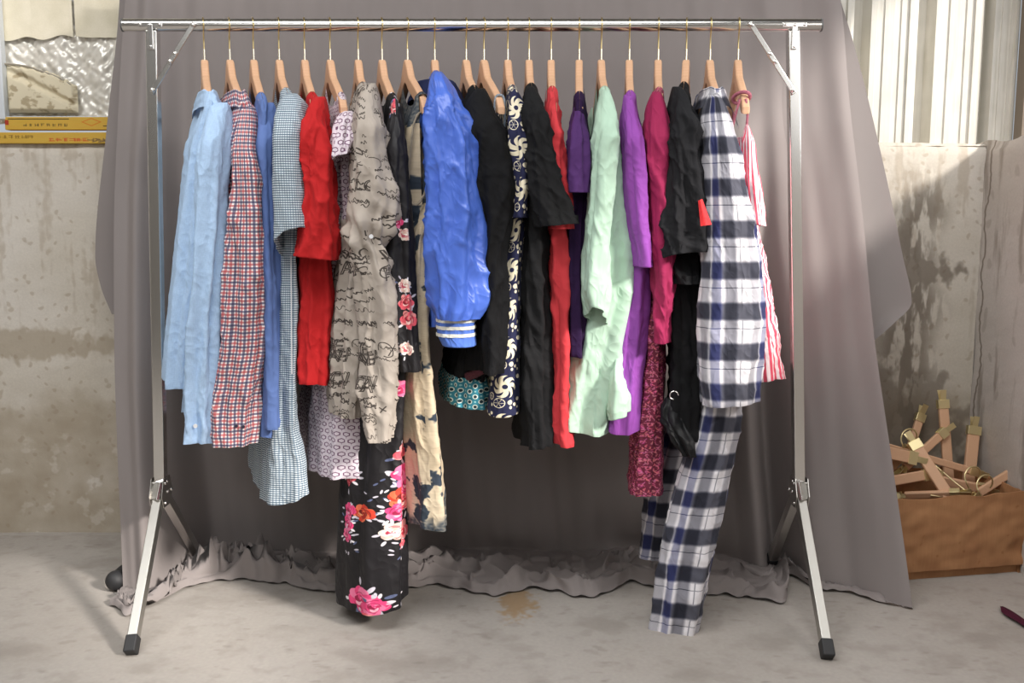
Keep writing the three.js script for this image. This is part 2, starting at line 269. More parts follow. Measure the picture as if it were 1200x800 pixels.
// printed yellow boards on the sill
function yellowBoard(seed, x0, x1, y0, y1, z, label) {
  const A = P(x0, y0, z), B = P(x1, y1, z), w = B.x - A.x, h = A.y - B.y;
  const tex = canvasTex(1024, 128, (g, cw, ch) => {
    const r = rng(seed); g.fillStyle = '#c9a340'; g.fillRect(0, 0, cw, ch);
    for (let i = 0; i < 500; i++) { g.fillStyle = `rgba(${150 + r() * 90 | 0},${110 + r() * 70 | 0},20,${0.06 + r() * 0.1})`; g.fillRect(r() * cw, r() * ch, 20 + r() * 60, 1 + r() * 3); }
    const mark = (x, y, s, col) => { g.strokeStyle = col; g.lineWidth = s * 0.13; for (let i = 0; i < 5; i++) { g.beginPath(); if (r() < 0.55) { const yy = y + r() * s; g.moveTo(x, yy); g.lineTo(x + s * (0.6 + 0.3 * r()), yy); } else { const xx = x + r() * s * 0.85; g.moveTo(xx, y); g.lineTo(xx + (r() - 0.5) * 4, y + s); } g.stroke(); } };
    if (seed === 1) {
      g.fillStyle = '#4a3a18'; g.fillRect(20, 16, 400, 9); g.fillRect(640, 86, 380, 9);
      for (let i = 0; i < 8; i++) mark(120 + i * 38, 66, 28, '#57471c'); for (let i = 0; i < 8; i++) mark(680 + i * 40, 16, 34, '#c4481f');
      g.strokeStyle = '#c9781f'; g.lineWidth = 8; g.beginPath(); g.moveTo(505, 50); g.lineTo(565, 15); g.lineTo(625, 50); g.lineTo(565, 88); g.closePath(); g.stroke();
      g.fillStyle = '#a8341c'; g.fillRect(0, 30, 26, 50);
    } else {
      for (let i = 0; i < 8; i++) mark(90 + i * 34, 34, 36, '#8a6a1c'); for (let i = 0; i < 6; i++) mark(440 + i * 36, 66, 38, '#c25a22');
      for (let i = 0; i < 26; i++) { g.fillStyle = `rgba(96,74,52,${0.3 + r() * 0.4})`; g.beginPath(); g.ellipse(650 + r() * 120, 66 + r() * 46, 4 + r() * 16, 3 + r() * 8, r() * 3, 0, 7); g.fill(); }
      g.strokeStyle = '#bd6b20'; g.lineWidth = 5; for (let i = 0; i < 5; i++) { g.beginPath(); g.ellipse(810 + i * 40, 34 + r() * 30, 12 + r() * 10, 8 + r() * 8, 0, 0, 7); g.stroke(); }
    }
  }, 1, 1);
  const g = box(w, h, 0.035, 0, 0, 0, 0.002), p = g.attributes.position, uv = g.attributes.uv;
  for (let i = 0; i < p.count; i++) uv.setXY(i, p.getX(i) / w + 0.5, p.getY(i) / h + 0.5);
  const m = obj('yellow_board', g, std({ map: tex, roughness: 0.7 })); m.position.set((A.x + B.x) / 2, (A.y + B.y) / 2, z - 0.0175); tag(m, label, 'board'); return m;
}
yellowBoard(1, 5, 190, 137, 152, ZW - 0.012, 'printed yellow board with black rules and red marks under the foil');
yellowBoard(2, -40, 186, 155, 168, ZW + 0.012, 'scuffed yellow board lying along the edge of the concrete wall');

// ---------------------------------------------------------------- grey backdrop cloth
const crispS = (x) => Math.asin(0.9 * Math.sin(x)) / 1.12;
const greyCloth = new THREE.MeshPhysicalMaterial({ side: THREE.DoubleSide, color: lin(0.254, 0.224, 0.217), roughness: 0.85, sheen: 0.3, sheenRoughness: 0.5, sheenColor: lin(0.5, 0.47, 0.48), bumpMap: weave, bumpScale: 0.0003 });
{
  const t = thing('backdrop_cloth', 'large grey cloth hung behind the clothes and trailing on the floor', 'cloth');
  const topY = 1.78, zt = -0.40;
  // outline in the picture: left and right edge by height; z of the edge where it meets the floor
  const edge = spline([[-60, 153, 974], [0, 146, 984], [120, 139, 994], [250, 134, 1008], [400, 133, 1021], [550, 136, 1042], [700, 142, 1066]]);
  const NU = 420, NV = 260;
  // forward reach of the cloth's foot by its place across (0..1)
  const foot = spline([[0, 0.33, 0.07], [0.03, 0.34, 0.12], [0.06, 0.27, 0.16], [0.085, 0.12, 0.24], [0.11, 0.06, 0.2], [0.16, 0.05, 0.2], [0.24, 0.05, 0.24], [0.36, 0.03, 0.26], [0.46, 0.03, 0.28], [0.56, 0.03, 0.30], [0.66, 0.03, 0.30], [0.76, 0.05, 0.30], [0.82, 0.11, 0.28], [0.855, 0.2, 0.22], [0.875, 0.16, 0.14], [0.9, 0.27, 0.06], [0.95, 0.36, 0.008], [1, 0.44, 0.004]]);
  const g = gridGeo(NU, NV, (u, v) => {
    const [fw, lay] = foot(u);
    const total = topY + lay * 1.25, s = v * total, hang = Math.min(s, topY), h = topY - hang, k = hang / topY;  // k: 0 top .. 1 floor
    const py = mix(-60, 700, k), [l, r] = edge(py);
    // the edges hang nearer than the middle; x from the outline at its own depth
    const zb = zt + fw * Math.pow(k, 1.35);
    const zl = zt + 0.36 * Math.pow(k, 1.35), zr = zt + 0.44 * Math.pow(k, 1.35);
    const X0 = P(l, py, zl).x, X1 = P(r, py, zr).x;
    let x = mix(X0, X1, u), z = zb, y = h;
    // folds
    const fold = 0.5 + 0.5 * k;
    z += fold * (0.026 * crispS(30 * (u - 0.97) / (0.42 + 0.58 * k) + 0.5 * Math.sin(k * 3)) * smooth(0.74, 0.9, u) * smooth(0, 0.15, k + 0.05) + 0.012 * Math.sin(u * 31 + k * 1.5) * smooth(0.35, 0.1, u) + 0.010 * n2(u * 9, k * 1.3) + 0.004 * n2(u * 30, k * 3));
    z += 0.05 * smooth(0.018, 0, Math.abs(u - 0.035)) * fold * 0.6 - 0.035 * smooth(0.03, 0, Math.abs(u - 0.075)) * fold;
    z -= 0.07 * smooth(0.035, 0, Math.abs(u - (0.872 + 0.01 * (1 - k)))) * smooth(0.35, 0.85, k);
    z += 0.03 * smooth(0.05, 0, Math.abs(u - (0.93 - 0.03 * k))) * k;
    // slack swag in the lower middle
    const mid = smooth(0.12, 0.3, u) * smooth(0.9, 0.75, u);
    z += mid * 0.035 * smooth(0.6, 0.95, k) * (0.6 + 0.8 * n2(u * 5 + 3, k * 4));
    if (s > topY) {  // lying on the floor: runs forward in heaped folds
      const d = (s - topY) / 1.25, q = d / Math.max(lay, 0.001);
      const heap = smooth(0, 0.12, d) * smooth(1.0, 0.8, q);
      z += d + 0.05 * n2(u * 7, 7) * q + 0.012 * n2(u * 26, q * 2) * q;
      x += 0.03 * n2(u * 16 + 4, q * 2.4) * heap;
      const wq = 0.4 * n2(u * 5, q * 2 + 5), rid = 1 - Math.abs(n2(u * 4 + 2 + wq, q * 1.5 + wq + u * 3)), rid2 = 1 - Math.abs(n2(u * 13 + 9, q * 2.6 - u * 6 + wq * 2));
      y = 0.004 + (0.046 * rid ** 3 + 0.02 * rid2 ** 4) * heap * (0.5 + 0.5 * smooth(0.1, 0.5, q)) * (1 + 0.9 * smooth(0.26, 0.18, u) * smooth(0.06, 0.1, u)) + 0.012 * (1 - heap) * smooth(1, 0.9, q) + 0.004 * (1 + n2(u * 50, q * 4));
    } else y = Math.max(y, 0.004) + 0.03 * smooth(0.08, 0, h) * mid * (0.5 + 0.5 * n2(u * 6, 3));
    return [x, y, z, u * 2.1, s];
  });
  obj('sheet', g, greyCloth, t);
  // the short end folded over the pole hangs down at the back; its two corners stick out past the sheet
  const flap = (rows, z0, dz, name) => obj(name, gridGeo(40, 90, (u, v) => {
    const f = spline(rows), py = mix(rows[0][0], rows[rows.length - 1][0], v), [l, r] = f(py), p = P(mix(l, r, u), py, z0 + dz * v + 0.012 * Math.sin(u * 5 + v * 2) - 0.02 * u * (name === 'left_flap' ? -1 : 1) * 0);
    return [p.x, p.y, p.z, p.x, p.y];
  }), greyCloth, t);
  flap([[-60, 142, 230], [0, 140, 225], [150, 125, 215], [300, 111.5, 205], [335, 118, 200], [368, 131, 190]], -0.47, 0.05, 'back_flap');
  flap([[-60, 880, 968], [0, 890, 985], [60, 900, 1003], [200, 930, 1037], [300, 960, 1058], [354, 985, 1068.5], [380, 995, 1046], [402, 1000, 1021]], -0.43, 0.16, 'back_flap');
  obj('pole', rod(V(P(150, -60, zt).x - 0.03, topY, zt - 0.012), V(P(978, -60, zt).x + 0.03, topY, zt - 0.012), 0.012), chromeDull, t);
}
// pole stand feet that hold the backdrop up: only the dark end of one foot shows beside the cloth
{
  const t = thing('backdrop_stand', 'black backdrop stand whose rubber foot peeps out beside the grey cloth', 'stand');
  const f = G(139, 688);
  obj('pole', rod(V(P(160, -60, -0.44).x, 0.02, -0.455), V(P(160, -60, -0.44).x, 1.77, -0.455), 0.011), chromeDull, t);
  obj('leg', rod(V(P(160, -60, -0.44).x, 0.2, -0.455), V(f.x + 0.02, 0.035, f.z), 0.011), chromeDull, t);
  obj('rubber_foot', [rod(V(f.x + 0.012, 0.03, f.z - 0.03), V(f.x + 0.002, 0.022, f.z + 0.02), 0.028, 20), new THREE.SphereGeometry(0.028, 16, 12).translate(f.x + 0.002, 0.028, f.z + 0.02)], blackRubber, t);
  obj('collar', rod(V(f.x + 0.0005, 0.0225, f.z + 0.012), V(f.x - 0.002, 0.021, f.z + 0.026), 0.0295, 20), chrome, t);
}

// ---------------------------------------------------------------- clothes rack
const RAIL_Y = P(552, 29.5, 0).y, RAIL_R = 0.0155;
{
  const t = thing('clothes_rack', 'chrome folding clothes rack with one long rail and splayed legs', 'rack');
  const a = P(145, 29.5, 0), b = P(961, 29.5, 0); a.y = b.y = RAIL_Y;
  obj('rail', rod(a, b, RAIL_R, 28).rotateX(0), chrome, t);
  for (const [p, s] of [[a, -1], [b, 1]]) obj('end_cap', rod(p, V(p.x + s * 0.004, p.y, p.z), RAIL_R + 0.0006, 24), std({ color: lin(0.12, 0.12, 0.12), roughness: 0.5 }), t);
  for (const S of [{ top: 179.5, bot: 188.5, footF: [152.5, 768], footR: [238, 660], s: 1 }, { top: 928.5, bot: 936, footF: [971, 773], footR: [902, 662], s: -1 }]) {
    const T = P(S.top, 46, 0), B = P(S.bot, 572, 0.0), W = 0.0285; T.z = B.z = 0;
    obj('upright', bar(B, T.clone().setY(RAIL_Y - RAIL_R * 0.9), W, W, 0.003), chrome, t);
    // T bracket on the front of the joint
    const y0 = RAIL_Y, x0 = T.x;
    const br = obj('bracket', [bar(V(x0 - 0.03, y0 - 0.002, RAIL_R + 0.001), V(x0 + 0.03, y0 - 0.002, RAIL_R + 0.001), 0.012, 0.004, 0.0015), bar(V(x0, y0, RAIL_R + 0.001), V(x0, y0 - 0.062, RAIL_R + 0.002), 0.014, 0.005, 0.002)], chrome, t);
    for (const [dx, dy] of [[-0.024, -0.002], [0.024, -0.002], [0, -0.055], [0, -0.003]]) obj('screw', new THREE.SphereGeometry(0.0036, 10, 8).scale(1, 1, 0.6).translate(x0 + dx, y0 + dy, RAIL_R + 0.0045), chrome, br);
    // folding brace in two flat bars
    const p0 = V(T.x, P(S.top, 106, 0.018).y, 0.019), p1 = V(T.x + S.s * 0.109, RAIL_Y - 0.004, 0.0195), m = p0.clone().lerp(p1, 0.52);
    const brace = obj('brace', bar(p0.clone().lerp(p1, -0.05), p0.clone().lerp(p1, 0.6), 0.0125, 0.004, 0.0015), chrome, t);
    obj('brace_bar', bar(p0.clone().lerp(p1, 0.4).add(V(0, 0, 0.004)), p0.clone().lerp(p1, 1.04).add(V(0, 0, 0.004)), 0.0125, 0.004, 0.0015), chrome, brace);
    for (const q of [p0, p0.clone().lerp(p1, 0.44), p0.clone().lerp(p1, 0.56), p1]) obj('rivet', new THREE.SphereGeometry(0.0055, 12, 8).scale(1, 1, 0.7).translate(q.x, q.y, q.z + 0.006), chrome, brace);
    // folding hinge: two cheek plates with bolts and a channel cap
    const hx = B.x + S.s * 0.004, plate = (x) => { const sh = new THREE.Shape([[-0.022, 0.032], [0.022, 0.032], [0.042, -0.012], [0.03, -0.045], [-0.012, -0.045], [-0.04, -0.012]].map((q) => new THREE.Vector2(...q))); const g = new THREE.ExtrudeGeometry(sh, { depth: 0.002, bevelEnabled: false }); g.rotateY(-Math.PI / 2); g.translate(x, B.y, 0); return g; };
    const hinge = obj('hinge', [plate(B.x - W / 2 - 0.001), plate(B.x + W / 2 + 0.003)], chromeDull, t);
    obj('channel_cap', bar(V(B.x, B.y + 0.022, 0.018), V(B.x - S.s * 0.006, B.y - 0.022, 0.034), W + 0.006, 0.01, 0.002), chrome, hinge);
    for (const [yy, zz] of [[0.02, 0.0], [-0.008, 0.0], [-0.01, -0.028], [-0.034, 0.02], [0.018, 0.014]]) for (const sx of [-1, 1]) obj('bolt', new THREE.SphereGeometry(0.0042, 10, 8).translate(B.x + sx * (W / 2 + 0.003), B.y + yy, zz), chrome, hinge);
    for (const [ft, zs] of [[S.footF, 1], [S.footR, -1]]) {
      const f = G(ft[0], ft[1], 0.004), top = V(B.x, B.y - 0.026, zs * 0.022), d = f.clone().sub(top).normalize();
      const leg = obj('leg', bar(f.clone().addScaledVector(d, -0.03), top, 0.024, 0.026, 0.0025), zs > 0 ? steel : chromeDull, t);
      const fp = f.clone().addScaledVector(d, -0.006); obj('rubber_foot', bar(fp.clone().addScaledVector(d, 0.001), f.clone().addScaledVector(d, -0.048), 0.0285, 0.031, 0.004), blackRubber, leg);
    }
  }
}

// ---------------------------------------------------------------- hangers
const NECK = P(552, 70, 0).y - RAIL_Y, ARM = 0.192;
const drop = (r) => 0.03 * smooth(0.004, 0.05, r) + 0.095 * Math.pow(Math.max(0, r) / ARM, 1.15);  // fall of the hanger's top edge at distance r from the middle
const hangerProto = (() => {
  const root = new THREE.Group();
  const c = [V(0, NECK - 0.012, 0), V(0, NECK + 0.02, 0), V(0, -0.036, 0.001)], R = RAIL_R + 0.0022;
  for (let a = -58; a <= 190; a += 22) c.push(V(0, R * Math.sin(a * Math.PI / 180) + 0.0, R * Math.cos(a * Math.PI / 180)));
  const h = new THREE.Mesh(wire(c, 0.0017, 60, 8), brass); h.name = 'hook';
  const fe = new THREE.Mesh(rod(V(0, NECK - 0.004, 0), V(0, NECK + 0.026, 0), 0.0026, 12), std({ color: lin(0.86, 0.8, 0.66), metalness: 1, roughness: 0.22 })); fe.name = 'ferrule';
  const sh = new THREE.Shape(), N = 48, under = (r) => -drop(r) - mix(0.05, 0.027, smooth(0, 0.05, r)) - 0.0 * r;
  for (let i = 0; i <= N; i++) { const z = mix(-ARM, ARM, i / N), r = Math.abs(z), e = 0.010 * smooth(ARM - 0.02, ARM, r); i ? sh.lineTo(z, -drop(r) - e) : sh.moveTo(z, -drop(r) - e); }
  for (let i = 0; i <= N; i++) { const z = mix(ARM, -ARM, i / N), r = Math.abs(z), e = 0.008 * smooth(ARM - 0.02, ARM, r); sh.lineTo(z, under(r) + e); }
  const g = new THREE.ExtrudeGeometry(sh, { depth: 0.008, bevelEnabled: true, bevelThickness: 0.005, bevelSize: 0.0045, bevelSegments: 4, steps: 1 });
  g.translate(0, NECK - 0.0045, -0.004); g.rotateY(-Math.PI / 2);
  const b = new THREE.Mesh(g, wood); b.name = 'wooden_arms';
  for (const m of [h, fe, b]) { m.castShadow = m.receiveShadow = true; root.add(m); }
  return root;
})();
function hang(hookPx, tipPx, what) {
  const x = P(hookPx, 29.5, 0).x, n = P(tipPx, 128, 0.19), tan = (n.x - x) / 0.19, yaw = Math.atan(tan);
  const h = hangerProto.clone(); h.name = numbered('wooden_hanger'); h.position.set(x, RAIL_Y, 0); h.rotation.y = yaw;
  h.userData = { label: 'wooden hanger with brass hook holding ' + what, category: 'hanger', group: 'wooden hangers on the rail' }; scene.add(h);
  return { x, tan, y: RAIL_Y + NECK, cos: Math.cos(yaw) };
}

// ---------------------------------------------------------------- cloth tubes
// rows [py, left px, right px] give the outline in the picture at depth z; converted once to metres
function outline(rows, z) {
  const w = rows.map(([py, l, r]) => { const a = P(l, py, z), b = P(r, py, z); return [-a.y, (a.x + b.x) / 2, (b.x - a.x) / 2]; });
  return { f: spline(w), top: -w[0][0], bot: -w[w.length - 1][0] };
}
const crisp = (x) => Math.asin(0.96 * Math.sin(x)) / 1.28;
function finish(ring, M, K, O) {  // displace along the outward normal, lay uv (arc length, height), close with a turned-in hem
  const pos = [], uv = [], idx = [], fr = O.fold ?? 0.008, wr = O.wr ?? 0.004, sd = O.seed, k1 = O.k ?? 7, R = rng(sd), ph = [R() * 6, R() * 6, R() * 6, R() * 6];
  const ref = ring[Math.floor(K * 0.6)], arc = [0]; for (let j = 1; j <= M; j++) arc.push(arc[j - 1] + Math.hypot(ref[j % M].x - ref[j - 1].x, ref[j % M].z - ref[j - 1].z));
  const mid = arc[Math.round(M / 4)];
  const out = [];
  for (let i = 0; i <= K; i++) {
    const row = [], t = i / K;
    for (let j = 0; j <= M; j++) {
      const q = ring[i][j % M], a = ring[i][(j + 1) % M], b = ring[i][(j - 1 + M) % M]; let nx = a.z - b.z, nz = b.x - a.x; const L = Math.hypot(nx, nz) || 1; nx /= L; nz /= L;
      const f = (j % M) / M * 2 * Math.PI, ramp = smooth(0.0, 0.55, t);
      let d = fr * (0.25 + 0.75 * ramp) * smooth(0, O.flatTop ?? 0.1, t) * (0.85 * crisp(k1 * f + ph[0] + 1.4 * Math.sin(t * 3 + ph[1])) + 0.5 * crisp((k1 * 2 + 1) * f + ph[2] - t * 2.4 + Math.sin(t * 5 + ph[3])));
      const s = sd * 3.7, th = O.ang ?? ((sd * 0.37) % 1 - 0.5) * 0.7, X = q.x + 0.6 * q.z, wx = 0.1 * n3(q.x * 4, q.y * 3 + s, q.z * 4), al = q.y * Math.cos(th) + X * Math.sin(th), ac = X * Math.cos(th) - q.y * Math.sin(th) + 0.25 * wx;
      const r1 = 1 - Math.abs(n3(ac * 13 + s, al * 1.5, q.z * 8)), r2 = 1 - Math.abs(n3(ac * 27 + s, al * 3.0 + wx * 4, q.z * 18)), r3 = 1 - Math.abs(n3(ac * 18 - s + al * 9, al * 6 - ac * 8 + wx * 6, q.z * 12));
      d += wr * (1.5 * (r1 ** 2 - 0.45) + 0.9 * (r2 ** 3 - 0.3) + 0.55 * r3 ** 5) * smooth(0.04, 0.2, t);
      if (O.bump) d += O.bump(q, t, f);
      d = clamp(d, -0.7 * (O.lim ?? 0.03), O.lim ?? 0.03);
      row.push(V(q.x + nx * d, q.y, q.z + nz * d));
    }
    out.push(row);
  }
  const last = out[K], hem = [];
  for (const [e, up] of [[0.0025, 0], [0.004, 0.02]]) hem.push(last.map((q, j) => { const c = ring[K][j % M], a = ring[K][(j + 1) % M], b = ring[K][(j - 1 + M) % M]; let nx = a.z - b.z, nz = b.x - a.x; const L = Math.hypot(nx, nz) || 1; return V(q.x - nx / L * e, q.y + up, q.z - nz / L * e); }));
  if (!O.nohem) out.push(...hem);
  for (const row of out) row.forEach((q, j) => { pos.push(q.x - O.o.x, q.y - O.o.y, q.z); uv.push(mid - arc[j], q.y); });
  const C = M + 1;
  for (let i = 0; i < out.length - 1; i++) for (let j = 0; j < M; j++) { const a = i * C + j, b = a + 1, c = a + C, d = c + 1; idx.push(a, b, c, b, d, c); }
  const g = new THREE.BufferGeometry(); g.setAttribute('position', new THREE.Float32BufferAttribute(pos, 3)); g.setAttribute('uv', new THREE.Float32BufferAttribute(uv, 2)); g.setIndex(idx); g.computeVertexNormals();
  // join the seam's normals
  const n = g.attributes.normal;
  for (let i = 0; i < out.length; i++) { const a = i * C, b = a + M, v = V(n.getX(a) + n.getX(b), n.getY(a) + n.getY(b), n.getZ(a) + n.getZ(b)).normalize(); n.setXYZ(a, v.x, v.y, v.z); n.setXYZ(b, v.x, v.y, v.z); }
  return g;
}
// the trunk of a garment: hangs over both hanger arms; near end +z
function trunk(H, rows, O = {}) {
  const M = O.M ?? 112, K = O.K ?? 110, zn = O.zn ?? 0.2, zf = O.zf ?? 0.19, ol = outline(rows, zn), ring = [];
  const neck = O.neck ?? H.neck, nd = O.neckDrop ?? 0.075, far = O.far ?? 0.5, R = rng((O.seed ?? 1) + 77), p0 = R() * 6, arm = O.arm ?? 0;
  for (let i = 0; i <= K; i++) {
    const t = i / K, row = [];
    for (let j = 0; j < M; j++) {
      const f = j / M * 2 * Math.PI, sn = Math.sin(f), cs = Math.cos(f), s = Math.sign(sn) * Math.pow(Math.abs(sn), 0.6), side = Math.sign(cs) * Math.pow(Math.abs(cs), 0.62);
      const flare = mix(1, O.flare ?? 1, t), z = (s > 0 ? s * zn : s * zf) * (s > 0 ? 1 : flare), r = Math.abs(z / H.cos);
      let yt = H.y - drop(Math.min(r, ARM)) + 0.007 - 0.03 * smooth(0.97, 1, Math.abs(s));
      if (r < neck) yt -= nd * Math.sqrt(1 - (r / neck) ** 2);
      if (arm && s > 0.8) yt = mix(yt, arm, smooth(0.82, 0.9, s));
      if (O.top !== undefined) yt = Math.min(yt, O.top);
      const yb = ol.bot + (O.tilt ?? 0) * (1 - s) / 2 + 0.004 * Math.sin(3 * f + p0) + (O.side ?? 0) * side;
      const y = mix(yt, yb, Math.pow(t, 1.45)), [cx, rx] = ol.f(-y), dd = yt - y, shut = (arm && s > 0.8) || O.top !== undefined ? 1 : smooth(neck * 0.8, neck * 1.1, r) > 0.5 ? Math.sqrt(clamp(dd / 0.012 + 0.002)) : 1;
      const th = shut * mix(Math.min(0.0145, rx), rx, smooth(-0.01, O.ease ?? 0.1, dd)) * mix(far, 1, smooth(-1, 0.7, s));
      const free = O.top !== undefined ? 1 : smooth(0, 0.11, dd); row.push(V(mix(H.x + z * H.tan, cx + (z - zn) * (H.tan + (O.skew ?? 0) * t), free) + side * th, y, z));
    }
    ring.push(row);
  }
  return finish(ring, M, K, { ...O, o: H });
}
// a sleeve or any closed hanging lobe
function lobe(H, rows, z, rz, O = {}) {
  const M = O.M ?? 72, K = O.K ?? 90, ol = outline(rows, z), ring = [], hgt = ol.top - ol.bot;
  for (let i = 0; i <= K; i++) {
    const t = i / K, row = [], y0 = mix(ol.top, ol.bot, t), [cx, rx] = ol.f(-y0), d = ol.top - y0, cap = O.open ? 1 : Math.sqrt(1 - Math.pow(1 - clamp(d / (O.cap ?? 0.035)), 2)) * 0.98 + 0.02;
    const zz = z - (O.lean ?? 0.05) * smooth(0.12, 0, d) + (O.swing ?? 0) * t;
    for (let j = 0; j < M; j++) {
      const f = j / M * 2 * Math.PI, cs = Math.cos(f), sn = Math.sin(f);
      const rr = (O.rz2 !== undefined ? mix(rz, O.rz2, t) : rz) * cap;
      row.push(V(cx + Math.sign(cs) * Math.pow(Math.abs(cs), 0.72) * rx * (O.open ? 1 : mix(0.75, 1, cap)), y0 + (O.slope ?? 0) * cs * smooth(0.55, 1, t) + (O.dip ?? 0) * sn * smooth(0.5, 1, t), zz + sn * rr));
    }
    ring.push(row);
  }
  return finish(ring, M, K, { fold: 0.006, ...O, o: H });
}
// distance from the hanger's middle at which its near arm stands at picture height py
function armAt(H, py) { let r = 0.02; while (r < 0.15 && H.y - drop(r) > P(600, py, r * H.cos).y) r += 0.002; return r; }
let garmentSeed = 1;
const START = { 238: 112, 268: 112, 296: 114, 326: 104, 356: 110, 386: 127, 419: 96, 447: 117, 477: 121, 509: 82, 546: 102, 595: 100, 620: 98, 646: 103, 679: 121, 705: 102, 738: 108, 772: 104, 805: 98, 833: 106 };
function garment(name, label, category, hookPx, tipPx, what) {
  const H = hang(hookPx, tipPx, what); H.neck = START[hookPx] ? armAt(H, START[hookPx]) : 0.08;
  const t = thing(name, label, category, 'clothes hanging on the rack', V(H.x, H.y, 0)), seed = ++garmentSeed * 13;
  const far = (m, dz = 0) => {  // the same sleeve at the far end of the hanger
    const c = m.clone(); c.name = m.name; const D = 0.38; c.position.set(-D * H.tan, 0, -D - dz); t.add(c); return c;
  };
  return {
    H, t, seed,
    body: (rows, mat, O = {}) => obj(O.name ?? 'body', trunk(H, rows, { seed, ...O }), mat, t),
    sleeve: (rows, mat, O = {}) => { const m = obj(O.name ?? 'sleeve', lobe(H, rows, O.z ?? 0.205, O.rz ?? 0.05, { seed: seed + 3, ...O }), mat, O.parent ?? t); if (O.far) far(m); return m; },
    add: (n, geo, mat, parent) => { const gs = Array.isArray(geo) ? geo : [geo]; gs.forEach((g) => g.translate(-H.x, -H.y, 0)); return obj(n, gs, mat, parent ?? t); },
    button: (px, py, z, mat, parent, r = 0.005) => { const p = P(px, py, z), g = new THREE.CylinderGeometry(r, r, 0.0025, 16).rotateX(Math.PI / 2).translate(p.x - H.x, p.y - H.y, p.z); return obj('button', g, mat, parent ?? t); },
  };
}
// turned-down collar lying round the neck of a shirt; open towards +x or -x
function collar(gm, mat, dir = 1, O = {}) {
  const H = gm.H, rzI = O.r ?? 0.085, rxI = O.rx ?? 0.022, wL = O.w ?? 0.045;
  const g = gridGeo(70, 12, (u, v) => {
    const a = mix(-152, 152, u) * Math.PI / 180, z0 = Math.sin(a) * rzI, x0 = -dir * Math.cos(a) * rxI, r = Math.abs(z0);
    const front = smooth(0.75, 1, Math.abs(u * 2 - 1)), w = wL * (1 + 0.5 * front);
    const out = v * 0.028 + 0.002, yv = H.y - drop(clamp(r, O.flat ?? 0.085, ARM)) + 0.012 - (v < 0.12 ? (0.12 - v) * 0.1 : (v - 0.12) * w * 1.15) - front * 0.02 * v + (O.dy ?? 0);
    const z = z0 + Math.sign(z0) * out * Math.min(1, Math.abs(Math.sin(a)) * 1.3) * 1.1 + front * v * 0.0, x = x0 * (1 + v * 0.5) - dir * Math.cos(a) * out * (Math.cos(a) > 0 ? 0.15 : 0.6) + dir * front * v * 0.014 + 0.002 * n2(u * 9, v * 3);
    return [x + z * H.tan, yv - H.y, z, u * 0.4, v * w + H.y];
  });
  return obj('collar', g, mat, gm.t);
}
const pearl = std({ color: lin(0.75, 0.76, 0.78), roughness: 0.3 }), darkButton = std({ color: lin(0.03, 0.03, 0.05), roughness: 0.35 });

// ---------------------------------------------------------------- prints
const ginghamTex = canvasTex(128, 128, (g) => {
  g.fillStyle = '#efe6e4'; g.fillRect(0, 0, 128, 128);
  for (const [o, c] of [[6, 'rgba(168,46,50,0.52)'], [70, 'rgba(30,34,70,0.56)']]) { g.fillStyle = c; g.fillRect(o, 0, 38, 128); g.fillRect(0, o, 128, 38); }
}, 0.0168, 0.0168);
const miniTex = canvasTex(64, 64, (g) => { g.fillStyle = '#d3dde2'; g.fillRect(0, 0, 64, 64); g.fillStyle = 'rgba(48,70,92,0.72)'; g.fillRect(0, 0, 64, 30); g.fillStyle = 'rgba(48,70,92,0.4)'; g.fillRect(0, 0, 26, 64); }, 0.0054, 0.0054);
const hexTex = canvasTex(256, 256, (g) => {
  g.fillStyle = '#d8cdd6'; g.fillRect(0, 0, 256, 256); g.strokeStyle = '#6d4a66'; g.lineJoin = 'round';
  const cell = (x, y) => { g.lineWidth = 15; g.beginPath(); for (let k = 0; k < 6; k++) { const a = k * Math.PI / 3 + Math.PI / 6; g[k ? 'lineTo' : 'moveTo'](x + 46 * Math.cos(a), y + 40 * Math.sin(a)); } g.closePath(); g.stroke(); g.lineWidth = 5; g.beginPath(); g.moveTo(x, y + 44); g.lineTo(x, y + 74); g.stroke(); };
  for (const [x, y] of [[64, 64], [192, 64], [0, 192], [128, 192], [256, 192], [64, 320], [192, 320], [0, -64], [128, -64], [256, -64]]) cell(x, y);
}, 0.036, 0.034);
